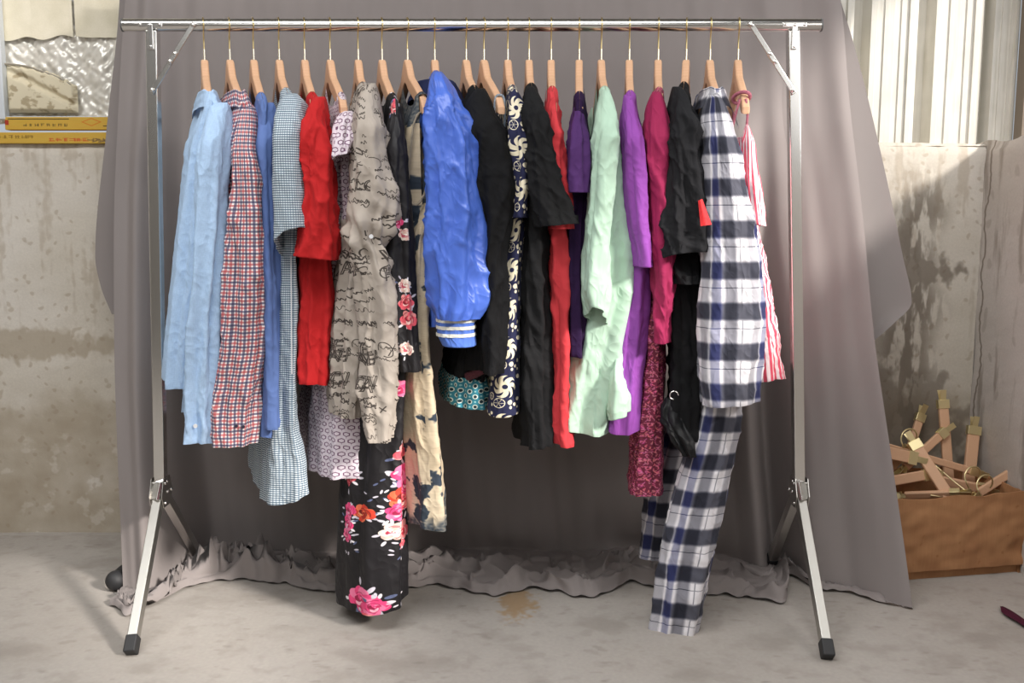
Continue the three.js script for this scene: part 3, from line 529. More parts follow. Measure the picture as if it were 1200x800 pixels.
const scriptTex = canvasTex(1024, 2048, (g, w, h) => {  // 0.5 x 1.0 m
  const r = rng(21); g.fillStyle = '#aca298'; g.fillRect(0, 0, w, h); g.strokeStyle = '#3c3531'; g.fillStyle = '#3c3531'; g.lineCap = 'round';
  for (let i = 0; i < 330; i++) {  // running pen scribbles
    let x = r() * w, y = r() * h; const a = (r() - 0.5) * 0.9, s = 8 + r() * 14, n = 4 + (r() * 8 | 0); g.lineWidth = 2.2 + r() * 2.6; g.save(); g.translate(x, y); g.rotate(a); g.beginPath(); g.moveTo(0, 0);
    for (let k = 0; k < n; k++) g.bezierCurveTo(k * s, -s * (0.6 + r() * 1.6), k * s + s * 0.8, s * (r() * 1.4), (k + 1) * s, -s * 0.3 * r()); g.stroke(); g.restore();
  }
  const word = (t, x, y, sz, a) => { g.save(); g.translate(x, y); g.rotate(a); g.font = `${sz}px sans-serif`; g.lineWidth = 4.5; g.strokeText(t, 0, 0); g.restore(); };
  for (let i = 0; i < 15; i++) { word('LOVE', r() * w, r() * h, 66 + r() * 26, (r() - 0.5) * 0.5); word('HATA', r() * w, r() * h, 70 + r() * 24, (r() - 0.5) * 0.4); }
  for (let i = 0; i < 90; i++) { g.lineWidth = 3 + r() * 2; const x = r() * w, y = r() * h, s = 20 + r() * 34; g.beginPath(); if (r() < 0.5) { g.moveTo(x, y); g.lineTo(x + s, y + s * 1.4 * (r() - 0.3)); g.moveTo(x + s * 0.2, y + s); g.lineTo(x + s, y - s * 0.3); } else g.ellipse(x, y, s * 0.5, s * 0.8, r() * 3, 0.3, 5.6); g.stroke(); }
}, 0.5, 1.0);
function rose(g, x, y, R, pal, r) {
  for (let k = 0; k < 9; k++) { const a = k * 0.7 + r(); g.fillStyle = pal[k % 2]; g.beginPath(); g.ellipse(x + Math.cos(a) * R * 0.55, y + Math.sin(a) * R * 0.55, R * 0.52, R * 0.4, a, 0, 7); g.fill(); }
  for (let k = 0; k < 7; k++) { const a = k * 0.95 + r(), q = R * (0.5 - k * 0.055); g.fillStyle = pal[(k + 1) % pal.length]; g.beginPath(); g.ellipse(x + Math.cos(a) * R * 0.2, y + Math.sin(a) * R * 0.2, q, q * 0.75, a, 0, 7); g.fill(); }
  g.strokeStyle = pal[pal.length - 1]; g.lineWidth = R * 0.06; for (let k = 0; k < 6; k++) { const a = r() * 6; g.beginPath(); g.arc(x, y, R * (0.15 + 0.13 * k), a, a + 1.3); g.stroke(); }
}
const PINK = ['#e8457f', '#f07aa4', '#c92a5e', '#f7b3c8', '#9e1c48'], CORAL = ['#ee5f6e', '#f49a98', '#d13a4c', '#ffd0c8', '#8e2030'], RED = ['#d6402c', '#ee7650', '#a82418', '#f2a070', '#70140e'], CREAM = ['#f3e4d8', '#e8c0b4', '#fff4ea', '#c45a68', '#b23a50'];
function leaves(g, x, y, n, R, r) { for (let k = 0; k < n; k++) { const a = r() * 6.3, d = R * (0.3 + r()); g.fillStyle = r() < 0.6 ? '#cfcad6' : r() < 0.5 ? '#5d6688' : '#e9e4ea'; g.save(); g.translate(x + Math.cos(a) * d, y + Math.sin(a) * d); g.rotate(a); g.beginPath(); g.ellipse(0, 0, R * 0.26, R * 0.11, 0, 0, 7); g.fill(); g.restore(); } }
// floral dress: canvas 0.56 m around x 1.25 m high, u = 0 (the near side) in the middle, y = 0 at the foot
const floralTex = (() => {
  const W = 0.56, Hh = 1.25, S = 1500;
  const t = canvasTex(Math.round(W * S), Math.round(Hh * S), (g, w, h) => {
    const r = rng(8); g.fillStyle = '#120f14'; g.fillRect(0, 0, w, h);
    const at = (u, y) => [w / 2 + u * S, h - y * S], put = (u, y, R, pal) => { const [x, yy] = at(u, y); leaves(g, x, yy, 9, R * S * 1.25, r); rose(g, x, yy, R * S, pal, r); };
    // heap on the right of the near side
    for (const [u, y, R, p] of [[0.045, 0.455, 0.026, CORAL], [0.05, 0.40, 0.034, PINK], [0.04, 0.345, 0.028, RED], [0.066, 0.33, 0.026, CORAL], [0.03, 0.31, 0.022, PINK], [0.022, 0.262, 0.022, CREAM], [0.058, 0.255, 0.026, CORAL], [0.075, 0.37, 0.026, PINK], [0.05, 0.225, 0.018, CORAL], [-0.028, 0.305, 0.022, RED], [-0.064, 0.305, 0.019, PINK], [-0.068, 0.272, 0.019, PINK], [-0.072, 0.24, 0.018, PINK], [-0.075, 0.39, 0.024, CORAL], [-0.03, 0.082, 0.032, PINK], [-0.004, 0.07, 0.022, PINK], [-0.018, 0.034, 0.018, CORAL]]) put(u, y, R, p);
    for (const [u, y] of [[0.04, 0.075], [0.012, 0.40], [0.0, 0.355], [-0.06, 0.205], [0.04, 0.2]]) leaves(g, ...at(u, y), 7, 0.02 * S, r);
    for (const [u, y, R, p] of [[0.02, 0.62, 0.02, PINK], [0.0, 0.72, 0.016, CREAM], [0.015, 0.79, 0.022, CORAL], [0.012, 0.83, 0.02, CORAL], [0.01, 0.87, 0.016, CREAM], [0.0, 1.02, 0.016, PINK], [0.015, 0.99, 0.014, CREAM], [0.2, 0.2, 0.03, PINK], [0.22, 0.5, 0.03, CORAL], [-0.2, 0.25, 0.03, RED], [-0.22, 0.62, 0.03, PINK], [0.2, 0.85, 0.03, PINK]]) put(u, y, R, p);
  }, W, Hh); t.offset.set(0.5, 0); return t;
})();
const dyeTex = dataTex(512, 1024, (u, v) => {
  const x = u * 0.5, y = v * 1.25, big = n2(x * 9 + 3, y * 8), mid = n2(x * 30, y * 26), f = n2(x * 90, y * 90);
  const hem = smooth(0.30, 0.27, y + 0.012 * mid), low = smooth(0.45, 0.32, y) * 0.25, sh = smooth(1.262, 1.275, y + 0.01 * mid);
  const d = clamp(Math.max(smooth(0.28, 0.42, big * 0.75 + mid * 0.33 + f * 0.1 + low), hem * (0.75 + f * 0.25), sh));
  const th = 1 + 0.06 * Math.sin(y * 1500) * n2(x * 30, y * 200), k = 0.5 + 0.5 * n2(x * 3, y * 3);
  return [mix(mix(206, 190, k), 44, d) * th, mix(mix(192, 172, k), 54, d) * th, mix(mix(168, 144, k), 66, d) * th];
}, 0.5, 1.25);
const swirlTex = canvasTex(512, 512, (g, w, h) => {
  g.fillStyle = '#1c1f42'; g.fillRect(0, 0, w, h); const c = '#e9dfc4';
  const sw = (x, y, R) => {
    g.fillStyle = c; for (let k = 0; k < 7; k++) { const a = k * Math.PI * 2 / 7; g.save(); g.translate(x, y); g.rotate(a); g.beginPath(); g.moveTo(0, -R * 0.16); g.bezierCurveTo(R * 0.5, -R * 0.5, R * 0.95, -R * 0.2, R * 0.75, R * 0.3); g.bezierCurveTo(R * 0.7, -R * 0.05, R * 0.4, -R * 0.1, 0, R * 0.12); g.fill(); g.restore(); }
    g.fillStyle = '#1c1f42'; g.beginPath(); g.arc(x, y, R * 0.16, 0, 7); g.fill();
  };
  const ringAt = (x, y, R) => { g.strokeStyle = c; g.lineWidth = 9; g.beginPath(); g.arc(x, y, R, 0, 7); g.stroke(); g.lineWidth = 5; for (let k = 0; k < 6; k++) { g.beginPath(); g.moveTo(x, y); g.lineTo(x + R * Math.cos(k * 1.05), y + R * Math.sin(k * 1.05)); g.stroke(); } };
  for (const ox of [-512, 0, 512]) for (const oy of [-512, 0, 512]) { sw(256 + ox, 190 + oy, 190); ringAt(200 + ox, 410 + oy, 62); ringAt(70 + ox, 330 + oy, 46); g.fillStyle = c; for (const [x, y, q] of [[320, 400, 34], [390, 430, 24], [330, 470, 22], [440, 360, 26], [60, 90, 34], [110, 40, 22], [30, 180, 26], [450, 60, 30], [440, 470, 18], [100, 440, 22]]) { g.beginPath(); g.arc(x + ox, y + oy, q, 0, 7); g.fill(); } }
}, 0.088, 0.094);
swirlTex.offset.set(0.52, 0);
const tealTex = canvasTex(128, 128, (g) => {
  g.fillStyle = '#2f7f92'; g.fillRect(0, 0, 128, 128);
  for (const [x, y] of [[32, 32], [96, 96], [96, -32], [-32, 96], [160, 32], [32, 160]]) { g.fillStyle = '#cfd9cf'; g.beginPath(); g.arc(x, y, 30, 0, 7); g.fill(); g.fillStyle = '#17323c'; g.beginPath(); g.arc(x, y, 19, 0, 7); g.fill(); }
  g.fillStyle = '#8fc0c4'; for (const [x, y] of [[96, 32], [32, 96]]) { g.beginPath(); g.arc(x, y, 12, 0, 7); g.fill(); }
}, 0.026, 0.026);
const laceTex = canvasTex(512, 512, (g, w, h) => {
  const r = rng(31); g.fillStyle = '#6c1936'; g.fillRect(0, 0, w, h);
  for (let i = 0; i < 420; i++) { const x = r() * w, y = r() * h, a = r() * 6; g.fillStyle = `rgba(${196 + r() * 40 | 0},${88 + r() * 50 | 0},${120 + r() * 40 | 0},0.75)`; for (const ox of [-512, 0, 512]) for (const oy of [-512, 0, 512]) { g.save(); g.translate(x + ox, y + oy); g.rotate(a); g.beginPath(); g.ellipse(0, 0, 15, 5, 0, 0, 7); g.fill(); g.beginPath(); g.ellipse(10, 6, 8, 4, 0.8, 0, 7); g.fill(); g.restore(); } }
}, 0.11, 0.11);
const plaidTex = dataTex(512, 512, (u, v) => {  // one repeat; yarn-dyed bands with feathered edges
  const bnd = (x, c, w, e) => { let d = Math.abs(x - c); d = Math.min(d, 1 - d); return smooth(w / 2 + e, w / 2 - e, d); };
  const th = 0.5 + 0.5 * n2(u * 190, v * 30), th2 = 0.5 + 0.5 * n2(u * 30, v * 190), warp = Math.max(0.55 * bnd(u, 0.42, 0.2, 0.03), 0.8 * bnd(u, 0.66, 0.16, 0.02), 0.95 * bnd(u, 0.93, 0.24, 0.04)), weft = 0.9 * bnd(v, 0.66, 0.42, 0.05);
  const thin = 0.5 * Math.max(bnd(v, 0.24, 0.02, 0.006), bnd(u, 0.14, 0.018, 0.006)), line = bnd(u, 0.545, 0.03, 0.01) * 0.6;
  const dk = clamp(Math.max(weft * (0.82 + 0.14 * th2), thin) * 0.92 + warp * 0.5 * (1 - weft * 0.5)) * (1 - line * 0.7), navy = bnd(u, 0.66, 0.2, 0.04);
  const col = [mix(26, 26, navy), mix(28, 32, navy), mix(42, 78, navy)], n = (th - 0.5) * 14 + (th2 - 0.5) * 12;
  return [mix(228, col[0], dk) + n, mix(225, col[1], dk) + n, mix(230, col[2], dk) + n];
}, 0.12, 0.094);
const stripeTex = canvasTex(64, 64, (g) => { g.fillStyle = '#f7dfe2'; g.fillRect(0, 0, 64, 64); g.fillStyle = '#e4566c'; g.fillRect(0, 0, 30, 64); }, 0.0105, 0.0105);
const shirtTex = dataTex(256, 256, (u, v) => { const f = n2(u * 140, v * 12) * 7 + n2(u * 12, v * 140) * 7; return [172 + f, 200 + f, 232 + f]; }, 0.16, 0.16);

// ---------------------------------------------------------------- the clothes
const mBlueShirt = print(shirtTex), mGingham = print(ginghamTex), mMini = print(miniTex), mHex = print(hexTex), mScript = print(scriptTex), mFloral = print(floralTex, { roughness: 0.62 }), mDye = print(dyeTex), mSwirl = print(swirlTex), mPlaid = print(plaidTex), mStripe = print(stripeTex), mLace = print(laceTex, { roughness: 0.7 }), mTeal = print(tealTex);
const mMidBlue = cloth(lin(0.115, 0.19, 0.45)), mRed = cloth(lin(0.47, 0.006, 0.008)), mBlack = cloth(lin(0.006, 0.006, 0.007)), mBlack2 = cloth(lin(0.009, 0.009, 0.010)), mRed2 = cloth(lin(0.56, 0.035, 0.045)), mDarkPurple = cloth(lin(0.06, 0.014, 0.11)), mMint = cloth(lin(0.44, 0.62, 0.49)), mPurple = cloth(lin(0.27, 0.06, 0.36)), mMagenta = cloth(lin(0.30, 0.010, 0.07)), mSatin = cloth(lin(0.075, 0.16, 0.62), { roughness: 0.36, sheen: 0 }), mNavy = cloth(lin(0.012, 0.018, 0.06)), mRib = cloth(lin(0.09, 0.19, 0.62)), mWhiteKnit = cloth(lin(0.72, 0.72, 0.66));

{ // 1 light blue shirt
  const g = garment('shirt', 'light blue long-sleeved shirt with a turned-down collar, beside the rack upright', 'shirt', 238, 246, 'the light blue shirt');
  g.body([[120, 226, 250], [180, 220, 254], [300, 206, 246], [400, 197, 230], [458, 193, 226]], mBlueShirt, { seed: 21, tilt: 0.03, far: 0.5, fold: 0.009, k: 6, ang: 0.05, wr: 0.0025 });
  const s = g.sleeve([[117, 240, 262], [142, 237, 266], [200, 232, 265], [300, 230, 262], [374, 227, 257], [470, 222, 252], [517, 220, 247]], mBlueShirt, { rz: 0.045, rz2: 0.03, k: 3, fold: 0.011, wr: 0.005, ang: 0.05, z: 0.215, far: true });
  g.button(229, 499, 0.249, pearl, s);
  collar(g, mBlueShirt, 1, { r: g.H.neck + 0.012, flat: g.H.neck });
}
{ // 2 gingham
  const g = garment('shirt', 'red and navy gingham long-sleeved shirt next to the light blue shirt', 'shirt', 268, 284, 'the gingham shirt');
  g.body([[118, 264, 284], [160, 264, 292], [230, 262, 300], [290, 257, 311], [400, 262, 314], [508, 268, 313]], mGingham, { seed: 5 });
  const s = g.sleeve([[120, 276, 292], [140, 275, 298], [220, 274, 307], [290, 268, 312], [400, 262, 312], [450, 256, 303], [480, 251, 300], [519, 254, 297]], mGingham, { rz: 0.045, k: 5, fold: 0.006, wr: 0.007, z: 0.21, far: true });
  for (const [x, y] of [[279, 450], [277, 499], [285, 500]]) g.button(x, y, 0.256, darkButton, s, 0.004);
  collar(g, mGingham, 1, { r: g.H.neck + 0.012, flat: g.H.neck });
}
{ // 3 mid-blue shirt
  const g = garment('shirt', 'plain mid-blue cotton shirt squeezed between gingham and fine-checked garments', 'shirt', 296, 309, 'the mid-blue shirt');
  g.body([[116, 300, 316], [160, 300, 322], [300, 304, 326], [420, 306, 328], [512, 300, 327]], mMidBlue, { far: 0.7, fold: 0.004 });
  g.sleeve([[117, 302, 316], [150, 301, 321], [250, 306, 325], [400, 309, 328], [500, 312, 328]], mMidBlue, { rz: 0.035, k: 3, z: 0.19, far: true });
}
{ // 4 fine check dress
  const g = garment('shirt_dress', 'grey-blue fine-checked shirt dress with wide short sleeves', 'dress', 326, 340, 'the fine-checked shirt dress');
  g.body([[112, 326, 346], [180, 326, 352], [300, 323, 351], [400, 319, 352], [500, 314, 354], [550, 311, 366], [588, 310, 368]], mMini, { seed: 9, tilt: 0.035, side: 0.02, skew: 0.09, far: 0.6, k: 5 });
  g.sleeve([[106, 328, 344], [122, 322, 356], [180, 321, 361], [240, 323, 364], [284, 324, 367]], mMini, { rz: 0.06, slope: 0.02, dip: 0.03, k: 3, fold: 0.002, wr: 0.003, z: 0.225, far: true, cap: 0.05 });
  const q = [P(341, 300, 0.215), P(341.5, 370, 0.213), P(342, 438, 0.213)]; g.add('placket', wire(q, 0.0014, 30, 6), pearl);
}
{ // 5 red blouse
  const g = garment('blouse', 'bright red short-sleeved blouse with rounded hem', 'blouse', 356, 369, 'the bright red blouse');
  g.body([[112, 360, 377], [200, 356, 388], [300, 352, 393], [345, 350, 397], [400, 349, 393], [452, 350, 386]], mRed, { seed: 15, wr: 0.007, far: 0.5 });
  g.sleeve([[110, 362, 378], [135, 356, 381], [200, 357, 387], [250, 354, 391], [302, 351, 393]], mRed, { rz: 0.05, fold: 0.005, wr: 0.008, k: 4, z: 0.225, far: true, slope: -0.006 });
}
{ // 6 hexagon print dress
  const g = garment('dress', 'lilac dress printed all over with small purple hexagons', 'dress', 386, 404, 'the hexagon print dress');
  g.body([[128, 392, 414], [185, 393, 420], [300, 391, 438], [400, 386, 444], [470, 379, 446], [561, 376, 449]], mHex, { seed: 6, k: 6, fold: 0.009, tilt: 0.0, skew: 0.12, far: 0.6, flare: 1.1, zn: 0.172 });
  g.sleeve([[127, 398, 410], [140, 391, 417], [160, 390, 417], [184, 389, 414]], mHex, { rz: 0.055, slope: 0.01, z: 0.215, wr: 0.002, K: 40, far: true });
}
{ // 7 taupe script blouse
  const g = garment('blouse', 'taupe shirt covered in black handwriting print with tabbed sleeves', 'blouse', 419, 432, 'the handwriting print shirt');
  g.body([[112, 416, 436], [200, 412, 446], [280, 404, 446], [340, 396, 440], [440, 388, 432], [490, 391, 428]], mScript, { seed: 17, wr: 0.008, far: 0.4, zn: 0.225, zf: 0.18 });
  const s = g.sleeve([[94, 425, 438], [119, 416, 444], [187, 413, 459], [225, 411, 466], [258, 411, 462], [283, 416, 452], [315, 421, 456], [345, 424, 462], [420, 427, 466], [480, 427, 463], [513, 432, 459]], mScript, { rz: 0.055, fold: 0.006, wr: 0.011, k: 4, z: 0.225, far: true, lim: 0.04, bump: (q, t, f) => smooth(0.13, 0.02, Math.abs(t - 0.43)) * (0.009 * crisp(11 * f + 6 * t + 2 * Math.sin(t * 30)) + 0.006 * crisp(90 * t + 3 * f)) - 0.004 * smooth(0.05, 0, Math.abs(t - 0.46)) });
  g.button(435, 277, 0.284, pearl, s, 0.005);
}
{ // 8 black floral maxi dress
  const g = garment('maxi_dress', 'long black dress with pink and red rose print reaching the floor', 'dress', 447, 463, 'the black rose print dress');
  g.body([[118, 453, 470], [250, 450, 478], [400, 438, 482], [450, 424, 484], [520, 412, 485], [620, 404, 485], [718, 402, 485]], mFloral, { seed: 23, k: 5, fold: 0.008, wr: 0.003, tilt: 0.03, side: 0.018, far: 0.7 });
  g.sleeve([[118, 455, 470], [160, 453, 474], [250, 456, 479], [350, 458, 487], [434, 468, 493]], mFloral, { rz: 0.035, k: 3, z: 0.205, far: true });
}
{ // 9 tie-dye sleeveless dress
  const g = garment('sleeveless_dress', 'beige sleeveless dress with navy blotched dye and an open armhole', 'dress', 477, 500, 'the beige dyed dress');
  g.body([[122, 488, 511], [147, 480, 511], [200, 477, 503], [250, 476, 503], [350, 477, 506], [435, 475, 513], [540, 480, 526], [621, 484, 534]], mDye, { seed: 29, k: 5, fold: 0.006, arm: P(500, 238, 0.19).y, ease: 0.04, far: 0.6, zn: 0.2 });
  const edge = [[492, 132, 0.17], [504, 133, 0.175], [509, 147, 0.178], [504, 172, 0.188], [502, 205, 0.195], [496, 230, 0.201], [487, 240, 0.203], [480, 232, 0.2], [479, 200, 0.192], [482, 165, 0.182], [486, 142, 0.175]].map((q) => P(...q));
  g.add('armhole_binding', wire(edge, 0.0028, 90, 6, true), cloth(lin(0.5, 0.42, 0.31)));
}
{ // 10 blue satin jacket
  const g = garment('bomber_jacket', 'royal blue satin bomber jacket with white-striped ribbed cuff', 'jacket', 509, 518, 'the blue satin jacket');
  g.body([[84, 503, 522], [120, 500, 534], [250, 500, 548], [330, 502, 548], [385, 506, 540]], mSatin, { seed: 31, wr: 0.008, far: 0.55 });
  const s = g.sleeve([[80, 506, 517], [95, 502, 527], [120, 501, 539], [150, 502, 551], [193, 503, 558], [250, 503, 563], [323, 504, 566], [352, 507, 567], [366, 512, 560], [372, 514, 556]], mSatin, { rz: 0.075, fold: 0.005, wr: 0.009, fold: 0.011, k: 5, z: 0.22, far: true, ang: 0.16, nohem: true });
  const cuffRows = [[366, 512, 557], [374, 512, 556.5], [390, 513, 557], [404, 519, 558]], c = g.sleeve(cuffRows, mRib, { name: 'cuff', rz: 0.05, open: true, fold: 0.0012, k: 16, wr: 0.001, z: 0.222, lean: 0, K: 24, parent: s });
  for (const y of [372, 380, 388.5]) g.sleeve([[y, 511.4, 557.6], [y + 4, 511.6, 557.8]], mWhiteKnit, { name: 'stripe', rz: 0.0515, open: true, fold: 0.0012, k: 16, wr: 0.001, z: 0.222, lean: 0, K: 4, parent: s, nohem: true });
  collar(g, mNavy, 1, { r: 0.08, w: 0.05, rx: 0.045 });
}
{ // 11 black top
  const g = garment('top', 'plain black wide-shouldered top next to the blue satin jacket', 'top', 546, 562, 'the wide black top');
  g.body([[102, 550, 572], [120, 543, 578], [164, 545, 596], [210, 548, 604], [280, 556, 604], [340, 560, 590], [436, 548, 588]], mBlack, { seed: 37, wr: 0.006, far: 0.4 });
  g.sleeve([[100, 556, 569], [120, 545, 577], [164, 547, 596], [200, 552, 603], [260, 560, 600], [310, 563, 592], [400, 566, 590], [436, 568, 586]], mBlack, { rz: 0.05, k: 4, wr: 0.007, fold: 0.005, z: 0.2, far: true });
}
{ // 12 strappy dress with teal hem
  const g = garment('strap_dress', 'black strap dress with pale strap loops and a teal circle-print hem', 'dress', 567, 588, 'the strap dress by its pale strap');
  const b = g.body([[190, 572, 600], [300, 562, 592], [380, 548, 582], [446, 534, 577]], mBlack2, { seed: 41, top: P(580, 186, 0.15).y, zn: 0.15, zf: 0.15, far: 0.7, neck: 0 });
  g.body([[443, 531, 577], [478, 530, 577]], mTeal, { name: 'hem_band', seed: 41, top: P(560, 443, 0.15).y, zn: 0.152, zf: 0.152, neck: 0, ease: 0.001, far: 0.7, K: 24 });
  const y0 = H_y(g, 0.18), loop = (z, dx) => { const x = g.H.x + z * g.H.tan, y = g.H.y - drop(Math.abs(z / g.H.cos)); return wire([V(x - 0.012, y - 0.03, z), V(x - 0.006, y + 0.004, z), V(x + 0.008, y + 0.004, z), V(x + 0.0125, y - 0.03, z), V(x + 0.006, y - 0.16, z - 0.02 * Math.sign(z))], 0.003, 40, 6); };
  g.add('strap', loop(0.165), cloth(lin(0.5, 0.6, 0.72))); g.add('strap', loop(-0.165), cloth(lin(0.5, 0.6, 0.72)));
  const sash = []; for (const [x, y, z] of [[548, 441, 0.16], [560, 436, 0.18], [570, 430, 0.185], [578, 426, 0.18]]) sash.push(P(x, y, z)); g.add('knot', wire(sash, 0.011, 20, 8), print(laceTex, { color: lin(0.35, 0.32, 0.3) }));
}
function H_y(g, z) { return g.H.y - drop(Math.abs(z)); }
{ // 13 navy swirl dress
  const g = garment('dress', 'navy dress with cream swirl and dot print', 'dress', 595, 604, 'the navy swirl print dress');
  g.body([[104, 597, 610], [164, 598, 617], [210, 600, 617], [255, 596, 617], [330, 586, 613], [420, 578, 611], [488, 572, 611]], mSwirl, { seed: 43, far: 0.7, k: 4, fold: 0.004, wr: 0.003 });
  g.sleeve([[101, 597, 607], [125, 596, 615], [164, 599, 618], [210, 603, 618], [255, 600, 617]], mSwirl, { rz: 0.04, k: 3, wr: 0.004, z: 0.2, far: true });
}
{ // 14 black blouse
  const g = garment('blouse', 'long crinkled black blouse with flared short sleeves beside the coral red top', 'blouse', 620, 625, 'the crinkled black blouse');
  g.body([[102, 614, 632], [200, 614, 642], [300, 612, 645], [400, 611, 648], [480, 611, 650], [526, 613, 650]], mBlack2, { seed: 47, far: 0.7, wr: 0.009, k: 6 });
  g.sleeve([[98, 617, 628], [112, 614, 634], [167, 616, 645], [206, 618, 653], [264, 630, 670]], mBlack2, { rz: 0.055, k: 4, wr: 0.009, z: 0.22, far: true, slope: 0.004 });
}
{ // 15 coral red top
  const g = garment('tunic', 'coral red crinkled tunic hanging between black blouse and mint sweatshirt', 'tunic', 646, 648, 'the coral red tunic');
  g.body([[106, 640, 654], [200, 640, 662], [300, 642, 669], [400, 646, 670], [450, 648, 670], [523, 649, 671]], mRed2, { seed: 53, far: 0.8, wr: 0.007, k: 5 });
  g.sleeve([[103, 642, 652], [150, 642, 657], [200, 644, 663], [268, 648, 670]], mRed2, { rz: 0.04, k: 4, wr: 0.006, z: 0.195, far: true });
}
{ // 16 dark purple top
  const g = garment('top', 'deep purple short-sleeved top to the side of the mint sweatshirt', 'top', 679, 679, 'the deep purple top');
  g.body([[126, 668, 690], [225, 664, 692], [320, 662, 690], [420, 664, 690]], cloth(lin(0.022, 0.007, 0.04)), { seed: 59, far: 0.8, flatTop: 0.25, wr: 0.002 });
  g.sleeve([[122, 673, 685], [160, 667, 688], [226, 663, 693]], mDarkPurple, { rz: 0.045, k: 4, wr: 0.003, z: 0.21, far: true });
}
{ // 17 mint sweatshirt
  const g = garment('sweatshirt', 'pale mint green oversized sweatshirt with loose folds', 'sweatshirt', 705, 711, 'the mint green sweatshirt');
  g.body([[108, 704, 720], [180, 700, 733], [290, 688, 746], [330, 680, 748], [400, 668, 736], [440, 662, 730], [490, 653, 722], [509, 654, 716]], mMint, { seed: 61, wr: 0.005, k: 4, fold: 0.013, zn: 0.2, far: 0.3, side: -0.006 });
  g.sleeve([[101, 707, 717], [130, 700, 723], [184, 694, 722], [250, 689, 717], [300, 686, 713], [345, 684, 712], [370, 690, 709]], mMint, { rz: 0.045, k: 3, wr: 0.005, z: 0.225, far: true, slope: -0.012, dip: 0.022 });
  g.sleeve([[395, 722, 732], [440, 714, 730], [470, 711, 737], [486, 713, 736]], mMint, { name: 'hem_fold', rz: 0.04, k: 3, wr: 0.004, z: 0.19, slope: 0.012 });
}
{ // 18 purple top
  const g = garment('tunic', 'bright purple tunic next to the mint sweatshirt', 'tunic', 738, 739, 'the bright purple tunic');
  g.body([[112, 731, 748], [250, 734, 760], [312, 730, 762], [400, 722, 758], [450, 716, 752], [509, 711, 748]], mPurple, { seed: 67, far: 0.6, wr: 0.003, k: 4 });
  g.sleeve([[108, 733, 744], [150, 730, 750], [200, 732, 754], [250, 737, 758], [312, 745, 765]], mPurple, { rz: 0.045, k: 3, wr: 0.003, z: 0.205, far: true });
}
{ // 19 magenta cardigan over lace dress
  const g = garment('dress', 'magenta long-sleeved dress with a maroon lace-patterned skirt', 'dress', 772, 773, 'the magenta dress');
  g.body([[108, 764, 781], [200, 758, 786], [320, 760, 784], [380, 756, 780], [430, 752, 778], [500, 743, 778], [583, 738, 776]], mLace, { seed: 71, far: 0.6, k: 6, zn: 0.16, zf: 0.16 });
  const s = g.sleeve([[104, 767, 779], [130, 759, 784], [180, 756, 787], [250, 760, 787], [320, 765, 787], [401, 768, 783]], mMagenta, { rz: 0.045, rz2: 0.03, k: 3, wr: 0.005, z: 0.205, far: true });
}
{ // 20 black jacket top
  const g = garment('jacket', 'washed black layered jacket with a small red sleeve tab', 'jacket', 805, 799, 'the washed black jacket');
  g.body([[102, 788, 806], [200, 784, 818], [330, 782, 824], [420, 784, 826], [480, 782, 826], [520, 786, 822]], mBlack, { seed: 73, far: 0.6, wr: 0.007 });
  g.sleeve([[98, 791, 803], [120, 788, 811], [200, 784, 820], [260, 777, 833], [303, 774, 837]], cloth(lin(0.012, 0.012, 0.014)), { rz: 0.055, k: 4, fold: 0.009, wr: 0.010, z: 0.22, far: true, slope: 0.006, dip: 0.016 });
  g.sleeve([[285, 786, 824], [310, 786, 822], [332, 788, 819]], mBlack, { name: 'lining', rz: 0.045, k: 5, fold: 0.006, z: 0.205, K: 30 });
  const tab = gridGeo(8, 8, (u, v) => { const p = P(mix(mix(818, 821, v), mix(823, 834, v), u), mix(235, 265, v) - u * 2, 0.296 - 0.012 * Math.abs(u - 0.5) - 0.01 * (1 - v)); return [p.x, p.y, p.z, p.x, p.y]; });
  g.add('red_tab', tab, cloth(lin(0.75, 0.03, 0.035)));
  g.sleeve([[470, 782, 800], [490, 779, 806], [515, 790, 812], [534, 802, 811]], cloth(lin(0.009, 0.009, 0.01), { roughness: 0.5 }), { name: 'folded_hem', rz: 0.014, k: 3, wr: 0.005, z: 0.215 });
  const c = P(790, 463, 0.225); g.add('eyelet', new THREE.TorusGeometry(0.010, 0.0016, 8, 28, 4.6).translate(c.x, c.y, c.z), chrome);
}
